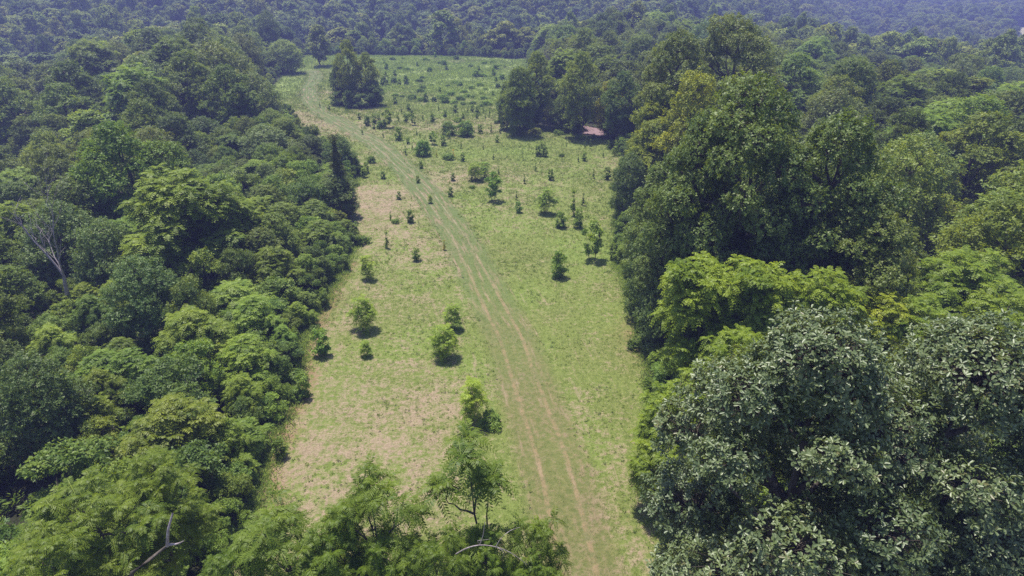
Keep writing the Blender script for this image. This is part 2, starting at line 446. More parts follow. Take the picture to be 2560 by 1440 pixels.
# ------------------------------------------------------------------ scene objects
THINGS = []      # dicts used for the labels
NAMES = {}
def put(key, x, y, name, cat, scale=1.0, rot=None, color=(1, 1, 1), group=None, look="", zs=None, sink=0.1, lean=(0, 0), label=None):
    crown, wood, Ht, rad = PROTO[key]
    z = float(ground(x, y)) - sink
    root = bpy.data.objects.new(name, None); root.empty_display_size = .5
    COL.objects.link(root)
    root.location = (x, y, z)
    root.rotation_euler = (lean[0], lean[1], rng.random() * 6.283 if rot is None else rot)
    root.scale = (scale, scale, zs or scale)
    root["category"] = cat
    if group: root["group"] = group
    for nm, me in (("crown", crown), ("trunk", wood)):
        o = bpy.data.objects.new(nm, me); COL.objects.link(o); o.parent = root
        o.color = (*color, 1) if nm == "crown" else (1, 1, 1, 1)
    px, py, dep = project(x, y, z + Ht * (zs or scale) * .75)
    THINGS.append(dict(o=root, px=px, py=py, dep=dep, H=Ht * (zs or scale), R=rad * scale, x=x, y=y, look=look, cat=cat, label=label, key=key))
    return root

OCC = []   # x, y, r of everything that takes space in the woods
def tree_top(px, py, H, key, R=None, color=(1, 1, 1), name="broadleaf_tree", look="", group=None, rot=None, label=None, cat="tree"):
    x, y = hit(px, py, H)
    if key.startswith('frond'): color = tuple(v * .84 for v in color)
    Ht, rad = PROTO[key][2:]
    s = (R / rad) if R else H / Ht
    o = put(key, x, y, name, cat, s, rot, color, group, look, H / Ht, label=label)
    OCC.append((x, y, rad * s))
    return o

YB = (1.24, 1.18, .9); YG = (1.16, 1.10, .85); YY = (1.55, 1.3, .75); DK = (.8, .85, .9); GR = (1.15, 1.05, 1.3); OL = (1.12, 1.02, .85); BG = (1.12, 1.10, .85)
# --- right foreground
G_R = "trees of the right-hand wood"
tree_top(2075, 800, 17, 'hero_a', None, rot=.4, label="tall glossy pale-leaved tree filling the bottom right, nearer the meadow")
tree_top(2490, 800, 16.5, 'hero_b', None, rot=2.1, label="tall glossy pale-leaved tree cut off by the bottom right corner")
# --- big dark wood on the right
tree_top(1905, 175, 20.5, 'big_a', 5.8, rot=1.0, label="tallest dark green tree, domed top of the big right wood mass")
tree_top(2120, 270, 18.5, 'big_b', 5.2, rot=0.3, label="big dark tree on the far shoulder of the right wood mass")
tree_top(1775, 270, 18, 'big_b', 4.0, rot=2.6, label="tall dark tree forming the meadow-side face of the right wood mass")
tree_top(2010, 430, 14.3, 'big_a', 4.4, DK, rot=4.0, label="shaded dark tree in front of the tallest domed tree")
tree_top(1715, 500, 11.3, 'big_a', 3.6, rot=3.0, label="mid-height grey-green tree bulging from the right wood over the meadow edge")
tree_top(1655, 555, 8.5, 'broad_c', 3.0, DK, label="small grey-green tree jutting farthest into the meadow's right edge")
tree_top(1680, 700, 6.0, 'broad_c', 2.6, DK, label="low dark tree hanging over the meadow edge above bright feathery trees")
tree_top(2180, 480, 14, 'big_b', 4.6, OL, label="olive tree low on the right flank of the dark wood mass")
# --- yellow-green feathery trees in front of it
for (px, py, H, k, R_, c, lb) in (
    (1765, 645, 10.8, 'feather_b', 2.9, YB, "bright feathery tree, first of two peaked ones below the dark wood"),
    (1905, 650, 10.8, 'feather_b', 2.9, YB, "bright feathery tree, second of two peaked ones, right of its twin"),
    (2070, 680, 10.3, 'feather_a', 3.2, YB, "broad yellow-green feathery tree behind the glossy bottom right tree"),
    (2210, 735, 9.0, 'feather_a', 3.2, YY, "yellowest feathery tree right behind the glossy bottom right tree"),
    (1850, 830, 8.3, 'feather_a', 2.7, YB, "small yellow-green feathery tree tucked left behind the glossy tree's top"),
    (1700, 960, 6.8, 'feather_a', 2.3, YB, "yellow-green feathery tree on the meadow edge beside the glossy tree"),
    (1660, 1100, 4.5, 'feather_b', 1.7, YG, "small yellow-green feathery tree low on the glossy tree's meadow side"),
    (2440, 640, 10, 'feather_a', 4.0, BG, "mid-green feathery tree above the glossy tree by the right picture edge"),
    (2330, 760, 9, 'feather_a', 3.2, BG, "feathery tree between the yellowest tree and the right picture edge"),
    (2540, 730, 9.5, 'feather_a', 3.4, YG, "feathery tree cut by the right picture edge over the glossy trees")):
    tree_top(px, py, H, k, R_, c, "feathery_tree", label=lb)
# --- tall trees further along the right side
tree_top(1845, 28, 21.5, 'big_a', 7.4, OL, rot=2.0, label="tall olive tree whose rounded top stands highest on the right skyline")
tree_top(1700, 70, 20, 'big_b', 5.6, OL, rot=1.2, label="tall olive tree, left shoulder of the highest pair behind the right wood")
tree_top(1750, 168, 16.6, 'broad_b', 4.4, (1.9, 1.55, .8), name="broadleaf_tree", label="yellow-green tree below the highest olive pair, above the dark mass")
tree_top(1665, 205, 14.2, 'broad_a', 4.6, (1.6, 1.4, .9), label="lime green tree left of the dark right mass's top")
tree_top(1645, 290, 10.8, 'broad_b', 4.2, (1.6, 1.4, .9), label="lime green tree in front, lowest of the lime ones by the meadow")
tree_top(1600, 250, 7.5, 'broad_a', 3.8, (1, 1, 1), label="mid-green tree between the yellow shed-side tree and the lime trees")
tree_top(1560, 175, 12, 'broad_a', 4.0, (.9, 1, 1), label="dark green tree behind the yellow tree near the pink shed roof")
tree_top(1530, 195, 10, 'broad_b', 3.4, (1.9, 1.45, .5), label="yellowest tree behind the pink shed roof")
tree_top(1455, 125, 14.5, 'broad_a', 4.2, (1.55, 1.42, 1.0), label="tall bright green tree directly behind the pink shed roof")
tree_top(1490, 205, 7.2, 'broad_b', 3.6, (1, 1, 1), label="rounded green tree overhanging the shed from behind")
tree_top(1345, 125, 13.5, 'broad_a', 3.6, (1.55, 1.42, 1.0), label="tall light green tree left of the grey bare-branched tree")
tree_top(1300, 160, 12, 'broad_b', 3.6, (1.2, 1.2, 1.05), label="dark vine-hung tree at the left end of the clump near the shed")
tree_top(1275, 195, 9, 'broad_b', 3.0, (1.1, 1.12, 1.0), label="lowest dark tree at the very left of the shed-side clump")
tree_top(1330, 215, 7.5, 'broad_c', 3.0, (1, 1, 1), label="rounded green tree below the light green clump tree")
tree_top(1405, 235, 6.5, 'broad_c', 2.6, BG, label="short light green tree at the foot of the bare-branched tree")
tree_top(1580, 380, 8, 'broad_c', 2.8, DK, label="dark overhanging tree at the narrow right edge beyond the meadow corner")
tree_top(1665, 400, 12, 'big_b', 3.6, (1.15, 1.12, .95), label="dark green tree on meadow's right edge just before the dark mass")
# --- tree island in the meadow
for (px, py, H, k, R_, c, lb) in (
    (878, 112, 13.5, 'broad_a', 3.2, (1.7, 1.5, 1.0), "tallest light green tree of the island standing in the meadow"),
    (922, 150, 11.0, 'broad_a', 3.0, (1.6, 1.45, 1.0), "light green tree on the right of the meadow tree island"),
    (850, 165, 9.5, 'broad_b', 3.0, DK, "dark vine-covered tree on the left of the meadow tree island"),
    (930, 212, 5.5, 'broad_c', 2.6, DK, "low dark tree at the lower right of the meadow tree island"),
    (880, 220, 5.0, 'broad_c', 2.4, (1, 1, 1), "low bright-flecked tree in front of the meadow tree island")):
    x, y = hit({878: 880, 922: 925, 850: 858, 930: 935, 880: 885}[px], {878: 262, 922: 262, 850: 256, 930: 264, 880: 266}[px], 0)
    Ht, rad = PROTO[k][2:]
    put(k, x, y, "broadleaf_tree", "tree", R_ / rad, None, c, "tree island in the meadow", "", H / Ht, label=lb)
# --- low bushes closing the feet of the clumps
for (px, py, k, s_, wh) in ((1262, 285, 'shrub_a', 1.1, "leftmost"), (1300, 283, 'shrub_b', 1.0, "second from left"), (1345, 284, 'shrub_a', 1.2, "third from left"), (1385, 286, 'shrub_d', .9, "fourth from left"),
        (1420, 303, 'shrub_a', 1.1, "just left"), (1440, 311, 'shrub_c', .9, "nearest the left end")):
    x, y = hit(px, py, 0)
    put(k, x, y + 1, "shrub", "shrub", s_, None, (1, 1.05, .95), "shrubs at the feet of the clump near the shed", "", .9,
        label=("rounded shrub " + wh + " of the pink shed" if px > 1400 else wh + " shrub at the foot of the clump left of the shed"))
for (px, py, k, s_, c, wh) in ((848, 266, 'shrub_a', 1.2, DK, "left foot"), (872, 272, 'shrub_b', .8, BG, "lighter, middle foot"), (905, 272, 'shrub_a', 1.3, DK, "right of middle foot"), (938, 268, 'shrub_d', 1.0, DK, "right foot")):
    x, y = hit(px, py, 0)
    put(k, x, y + .6, "shrub", "shrub", s_, None, c, "tree island in the meadow", "", .9, label="leafy shrub at the " + wh + " of the meadow tree island")
# --- left side
tree_top(705, 98, 9.2, 'broad_c', 6.2, (1.6, 1.5, 1.0), label="spreading light green tree with a visible trunk at the track's far end")
tree_top(790, 60, 12, 'far_1', 4.0, DK, label="dark upright tree behind the spreading tree at the meadow's far corner")
tree_top(600, 82, 14, 'broad_c', 5.0, (1.3, 1.1, 1.5), label="grey-leaved tree rising behind the left wood, beside the spreading tree")
tree_top(655, 28, 13.5, 'far_0', 7, (1, 1, 1), label="tall hazy green tree standing above the spreading tree")
tree_top(455, 125, 15, 'broad_a', 6, BG, label="broad light green tree at the summit of the left wood mass")
tree_top(560, 160, 13, 'broad_a', 5.2, (1, 1.05, .9), label="green domed tree just right of the left wood's summit")
tree_top(630, 180, 11, 'broad_c', 4.6, (1.3, 1.2, 1.6), label="silvery-leaved tree where the left wood meets the upper meadow")
tree_top(655, 240, 5.5, 'broad_c', 3.6, (1.2, 1.1, 1.4), label="silvery lower tree bordering the upper meadow's left side")
tree_top(360, 195, 13.5, 'broad_a', 5, (1, 1, 1), label="green tree on the left slope of the left wood mass")
tree_top(500, 290, 7, 'broad_c', 4.0, DK, label="dark round tree below the left wood mass")
tree_top(160, 150, 16, 'broad_a', 6.5, DK, label="large dark domed tree at the upper left, apart from the mass")
tree_top(20, 190, 15, 'broad_b', 6.5, OL, label="large olive tree cut by the left picture edge, upper part")
tree_top(270, 300, 14, 'broad_a', 5.2, (1.05, 1.2, .8), label="fresh green glossy tree below and left of the left wood mass")
tree_top(400, 345, 11.5, 'broad_b', 4.4, (1, 1.1, .8), label="mid-green twin-topped tree right of the fresh green tree")
tree_top(655, 310, 7, 'broad_c', 5, (1.2, 1.15, 1.4), label="broad silvery mound of foliage left of the narrow cedar")
cx, cyy = hit(852, 548, 0)
put('cedar_a', cx, cyy + 1, "cedar_tree", "tree", 1.0, None, (1, 1, 1), None, "", 1.0, label="narrow dark conical cedar at the left wood's meadow edge")
OCC.append((cx, cyy + 1, 2.0))
tree_top(835, 430, 5.5, 'broad_c', 2.8, (1, 1, 1), label="dark green tree casting shade at the meadow's left notch")
tree_top(760, 440, 5.5, 'shrub_d', 2.8, (.95, 1, 1.1), name="shrub", cat="shrub", label="big dark shrub left of the shade at the meadow's left notch")
tree_top(430, 425, 11, 'feather_a', 5.0, YG, name="feathery_tree", label="large bright feathery tree in the middle of the left wood")
tree_top(540, 470, 8.5, 'feather_a', 3.6, YG, name="feathery_tree", label="bright feathery tree right of the large feathery one")
tree_top(245, 545, 8, 'broad_c', 3.3, (1, 1.05, 1.2), label="grey-green tree just right of the bare dead tree")
tree_top(330, 640, 7.5, 'broad_c', 3.4, (.9, 1, 1.1), label="dark grey-green tree right and below the bare dead tree")
tree_top(10, 510, 8.5, 'feather_a', 3.2, YG, name="feathery_tree", label="feathery tree at the left picture edge behind the bare dead tree")
tree_top(160, 440, 10, 'broad_b', 4, (1, 1, 1), label="leafy tree directly behind the bare dead tree's top")
tree_top(10, 660, 6, 'broad_b', 2.6, (1, 1.05, .95), label="mid-green tree under the bare dead tree by the left picture edge")
# --- foreground feathery trees along the bottom
tree_top(1170, 1098, 12.0, 'frond_open', 1.9, (1, 1, 1), "feathery_tree", rot=.3, label="open feathery tree rising alone at the bottom centre of the meadow")
tree_top(930, 1190, 11.0, 'frond_a', 2.2, (1, 1, 1), "feathery_tree", rot=1.9, label="bushy feathery tree left of the open bottom centre one")
tree_top(1335, 1300, 9.4, 'frond_a', 1.6, (1, 1, 1), "feathery_tree", rot=3.1, label="low feathery crown right of the open bottom centre tree")
tree_top(690, 1275, 10.2, 'frond_a', 2.4, (1, 1, 1), "feathery_tree", rot=4.4, label="feathery tree at the bottom, between white snag and bushy feathery tree")
tree_top(1080, 1350, 9.8, 'frond_b', 1.9, (1, 1, 1), "feathery_tree", rot=2.2, label="feathery crown cut by the bottom edge below the open tree")
tree_top(375, 1135, 8.6, 'frond_b', 2.3, YG, "feathery_tree", rot=.9, label="yellow-green feathery tree above the white broken snag")
tree_top(200, 1220, 9.0, 'frond_b', 3.0, YG, "feathery_tree", rot=5.0, label="yellow-green feathery tree filling the bottom left corner")
tree_top(90, 1350, 9.0, 'frond_b', 2.4, YG, "feathery_tree", rot=3.3, label="feathery crown in the extreme bottom left corner")

for px, py, H, R_, r_, lb in ((820, 1330, 9.4, 2.0, .2, "feathery crown on the bottom edge, half way from snag to open centre tree"), (960, 1345, 9.2, 1.8, 1.4, "small feathery crown on the bottom edge below the bushy feathery tree"),
        (560, 1375, 8.2, 1.8, 2.7, "feathery crown on the bottom edge just right of the white snag"), (1215, 1335, 9.3, 1.7, 3.9, "feathery crown behind the arching white dead limbs"), (1340, 1400, 8.6, 1.5, 5.1, "lowest feathery crown at the bottom, right of the arching dead limbs")):
    tree_top(px, py, H, 'frond_b', R_, (.95, 1, .95), "feathery_tree", rot=r_, label=lb)

# ------------------------------------------------------------------ dead and bare trees
def single(name, mesh, parent=None, loc=(0, 0, 0)):
    o = bpy.data.objects.new(name, mesh); COL.objects.link(o)
    o.parent = parent; o.location = loc
    return o
def world_at(px, py, y):
    """point at world depth y along a pixel's ray"""
    d = ray(px, py); t = y / d[1]
    return np.array([d[0] * t, y, CAM_H + d[2] * t])
def grow(R, p, d, L, r, lvl, out, spread=.5, up=.25):
    """recursive bare branches; out gets (points, radii)"""
    m = 5; pts = [p]; dd = d.copy()
    for i in range(m):
        dd = nrm(dd + R.normal(0, .13, 3) + np.array([0, 0, up * .12]))
        pts.append(pts[-1] + dd * L / m)
    out.append((np.array(pts), np.linspace(r, r * .55, m + 1)))
    if lvl == 0: return
    for k in range(R.integers(2, 4) if lvl > 1 else 3):
        i = R.integers(2, m + 1)
        nd = nrm(dd + R.normal(0, spread, 3))
        grow(R, pts[i], nd, L * R.uniform(.5, .75), r * .5, lvl - 1, out, spread, up)
    grow(R, pts[-1], dd, L * .7, r * .55, lvl - 1, out, spread, up)
def tube_mesh(name, items, mat, k=5):
    b = Buf()
    for p, r in items: tubes(b, p[None], r[None], k)
    return b.mesh(name, mat, smooth=True)
R = np.random.default_rng(77)
# forked bare dead tree on the left
bx, by = hit(182, 812, 0)
bz = float(ground(bx, by))
root = bpy.data.objects.new("dead_tree", None); COL.objects.link(root); root.location = (bx, by, bz)
root["category"] = "dead tree"; root["label"] = "bare grey dead tree with forked top leaning left over the left wood"
b0 = np.array([bx, by, bz])
fork = world_at(160, 690, by) - b0
trunk = bent(np.array([[0, 0, -.5]]), fork[None], 8, R, .02)[0]
single("trunk", tube_mesh("dead_trunk", [(trunk, np.linspace(.22, .13, 8))], M_DEAD, 9), root)
for (px, py, rr, dy) in ((55, 565, .095, 0), (130, 520, .07, -1.0), (120, 600, .065, 1.5)):
    tip = world_at(px, py, by + dy) - b0
    mid = bent(fork[None], tip[None], 7, R, .04)[0]
    out = [(mid, np.linspace(rr, rr * .35, 7))]
    d = nrm(tip - fork)
    for i in (2, 3, 4, 5, 6, 6):
        grow(R, mid[i], nrm(d + R.normal(0, .42, 3) + np.array([0, 0, .25])), np.linalg.norm(tip - fork) * R.uniform(.3, .48), rr * .30, 1, out, .4)
    single("branch", tube_mesh("dead_branch", out, M_DEAD), root)
OCC.append((bx, by, .6))
# white broken snag in the lower left
sy = 16.8
p0 = world_at(330, 1432, sy); p1 = world_at(421, 1362, sy); p2 = world_at(420, 1325, sy - .05); p3 = world_at(432, 1283, sy + .15); p4 = world_at(445, 1360, sy - .25); p5 = world_at(460, 1352, sy - .35)
g0 = np.array([p0[0] - 1.2, sy + .8, float(ground(p0[0] - 1.2, sy + .8)) - .3])
root = bpy.data.objects.new("dead_tree", None); COL.objects.link(root); root.location = tuple(g0 + [0, 0, .3])
root["category"] = "dead tree"; root["label"] = "broken snag with white barkless forked tip among bottom left foliage"
o0 = g0 + [0, 0, .3]
m1 = bent((g0 - o0)[None], (p0 - o0)[None], 6, R, .03)[0]
single("trunk", tube_mesh("snag_trunk", [(np.concatenate([m1, [(p0 + p1) / 2 - o0, p1 - o0]]), np.linspace(.15, .045, 8))], M_BARK, 8), root)
def poly(pts, n, r0, r1):
    pts = np.array(pts); t = np.linspace(0, len(pts) - 1, n)
    q = np.stack([np.interp(t, range(len(pts)), pts[:, i]) for i in range(3)], 1)
    q[1:-1] = (q[:-2] + 2 * q[1:-1] + q[2:]) / 4
    return q, np.linspace(r0, r1, n)
single("branch", tube_mesh("snag_prong", [poly([p1 - o0 + [-.05, 0, -.06], p2 - o0, p3 - o0], 10, .062, .034)], M_DEAD, 8), root)
single("branch", tube_mesh("snag_spur", [poly([p1 - o0, p4 - o0, p5 - o0], 8, .052, .016)], M_DEAD, 8), root)
# dead limbs sticking out of the bottom feathery tree
ty = 15.2
q = [world_at(*v) for v in ((1140, 1385, ty), (1165, 1370, ty - .1), (1200, 1361, ty - .2), (1240, 1366, ty - .2), (1280, 1382, ty - .1), (1318, 1412, ty))]
root = bpy.data.objects.new("dead_tree", None); COL.objects.link(root)
g = q[0] + [-.6, .2, 0]; gz = float(ground(g[0], g[1])); o0 = np.array([g[0], g[1], gz]); root.location = tuple(o0)
root["category"] = "dead tree"; root["label"] = "dead tree with arching white bare limbs at the bottom centre edge"
single("trunk", tube_mesh("dead_stem", [poly([[0, 0, -.3], [0.05, 0, 3], [.1, 0, 7], q[0] - o0], 9, .16, .035)], M_BARK, 7), root)
single("branch", tube_mesh("dead_arch", [poly([v - o0 for v in q], 14, .022, .007)], M_DEAD, 6), root)
out = []
for (a, bq, r) in ((2, [(1208, 1340), (1212, 1305)], .018), (3, [(1252, 1345), (1275, 1325), (1300, 1318)], .014), (3, [(1262, 1380), (1255, 1400)], .010), (2, [(1190, 1352), (1225, 1348)], .009)):
    out.append(poly([q[a] - o0] + [world_at(u, v, ty - .25) - o0 for u, v in bq], 7, r, r * .35))
single("branch", tube_mesh("dead_twigs", out, M_DEAD, 5), root)
ty = 17.2
q = [world_at(*v) for v in ((585, 1383, ty), (610, 1398, ty), (648, 1415, ty - .1), (640, 1402, ty), (625, 1392, ty))]
root = bpy.data.objects.new("dead_tree", None); COL.objects.link(root)
g = q[0] + [.2, .2, 0]; gz = float(ground(g[0], g[1])); o0 = np.array([g[0], g[1], gz]); root.location = tuple(o0)
root["category"] = "dead tree"; root["label"] = "thin dead stem with small white twigs right of the white broken snag"
single("trunk", tube_mesh("dead_thin_stem", [poly([[0, 0, -.3], [.05, .02, 4], q[0] - o0], 8, .07, .02)], M_BARK, 6), root)
single("branch", tube_mesh("dead_thin_twigs", [poly([v - o0 for v in q[:3]], 7, .022, .008), poly([q[1] - o0, q[4] - o0 + [.1, 0, .25]], 4, .015, .006)], M_DEAD, 5), root)
# grey half-bare tree in the shed-side clump
x, y = hit(1388, 268, 0); z = float(ground(x, y))
root = bpy.data.objects.new("bare_tree", None); COL.objects.link(root); root.location = (x, y, z)
root["category"] = "bare tree"; root["label"] = "grey bare-branched tree between two light green trees near the shed"
out = []
single("trunk", tube_mesh("bare_trunk", [poly([[0, 0, -.4], [0, 0, 2.5], [.1, 0, 5]], 7, .26, .17)], M_DEAD, 7), root)
for a in range(9):
    an = a * .72; grow(R, np.array([0, 0, 2.6 + a * .3]), nrm(np.array([math.cos(an) * .45, math.sin(an) * .4, 1.])), 4.0, .10, 3, out, .33, .6)
single("branch", tube_mesh("bare_branches", out, M_DEAD, 4), root)
b = Buf(); tips = np.array([o_[0][-1] for o_ in out]); sel = tips[R.random(len(tips)) < .35]
rosettes(b, R, sel, R.normal(0, .3, sel.shape) + [0, 0, 1], 5, .24, .5, tone=np.full(len(sel), .7))
single("crown", b.mesh("bare_leaves", M_GREEN), root)
OCC.append((x, y, 2.2))

# ------------------------------------------------------------------ pink shed roof
def boxm(b, c, s, rotz=0):
    c = np.array(c, float); s = np.array(s, float) / 2
    v = np.array([[i, j, k] for i in (-1, 1) for j in (-1, 1) for k in (-1, 1)], float) * s
    ca, sa = math.cos(rotz), math.sin(rotz)
    v = np.stack([v[:, 0] * ca - v[:, 1] * sa, v[:, 0] * sa + v[:, 1] * ca, v[:, 2]], 1) + c
    b.add(v, np.array([[0, 1, 3, 2], [4, 6, 7, 5], [0, 4, 5, 1], [2, 3, 7, 6], [0, 2, 6, 4], [1, 5, 7, 3]]), np.full(8, .5))
def flatmat(name, c1, c2, rough=.7, sc=4):
    m, nt, out = mat_new(name)
    tc = nt.nodes.new("ShaderNodeTexCoord")
    b = nt.nodes.new("ShaderNodeBsdfPrincipled"); b.inputs["Roughness"].default_value = rough
    nt.links.new(mixc(nt, ramp(nt, noise(nt, sc, 5, .7, tc.outputs["Object"]), .35, .65), c1, c2), b.inputs["Base Color"])
    nt.links.new(b.outputs[0], out.inputs[0]); return m
M_ROOF = flatmat("faded_rusty_sheet", (.19, .115, .12), (.31, .20, .21))
M_WALLB = flatmat("old_boards", (.05, .045, .04), (.12, .10, .09))
M_WHITE = flatmat("white_paint", (.6, .6, .64), (.8, .8, .82))
sx, sy_ = hit(1478, 332, 0); sz = float(ground(sx, sy_))
root = bpy.data.objects.new("collapsed_shed", None); COL.objects.link(root); root.location = (sx, sy_ - .6, sz - .1); root.rotation_euler = (0, 0, -.12); root.scale = (.85, .85, .85)
root["category"] = "shed"; root["label"] = "low shed with sagging faded pink sheet roof under the clump of trees"
# corrugated roof, sagging: high at the left back, low at the right
nx, ny = 90, 12
u, v = np.meshgrid(np.linspace(0, 1, nx), np.linspace(0, 1, ny), indexing='ij')
X = -2.1 + 4.6 * u; Y = -1.5 + 3.4 * v
Z = .28 + (1.15 - .8 * u ** 1.3) * v ** .8 + .16 * np.sin(u * 9) * v * .5 - .12 * u + .03 * np.sin(X * 40) + .08 * np.sin(u * 5 + v * 4)
Vt = np.stack([X, Y, Z], -1).reshape(-1, 3); Vb = Vt - [0, 0, .04]
i = np.arange(nx * ny).reshape(nx, ny)
q1 = np.stack([i[:-1, :-1], i[1:, :-1], i[1:, 1:], i[:-1, 1:]], -1).reshape(-1, 4)
q2 = q1[:, ::-1] + nx * ny
def edge(a): return np.stack([a[:-1], a[:-1] + nx * ny, a[1:] + nx * ny, a[1:]], -1)
single("roof", mesh_np("shed_roof", np.concatenate([Vt, Vb]), np.concatenate([q1, q2, edge(i[:, 0]), edge(i[::-1, -1]), edge(i[::-1, 0][::-1])[:0], edge(i[0][::-1]), edge(i[-1])]), mats=(M_ROOF,)), root)
b = Buf(); boxm(b, (-.6, 1.5, .4), (2.6, .1, .8)); single("wall", b.mesh("shed_back_wall", M_WALLB), root)
b = Buf(); boxm(b, (-1.9, .1, .25), (.1, 2.4, .5)); single("wall", b.mesh("shed_side_wall", M_WALLB), root)
b = Buf(); boxm(b, (-2.35, -1.35, .5), (.45, .06, .8), .3); single("panel", b.mesh("shed_panel", M_WHITE), root)
OCC.append((sx, sy_ + 1, 2.5))
THINGS.append(dict(o=root, px=1478, py=318, dep=120, label="x", x=sx, y=sy_, cat="shed", H=2, R=2, look="", key="shed"))

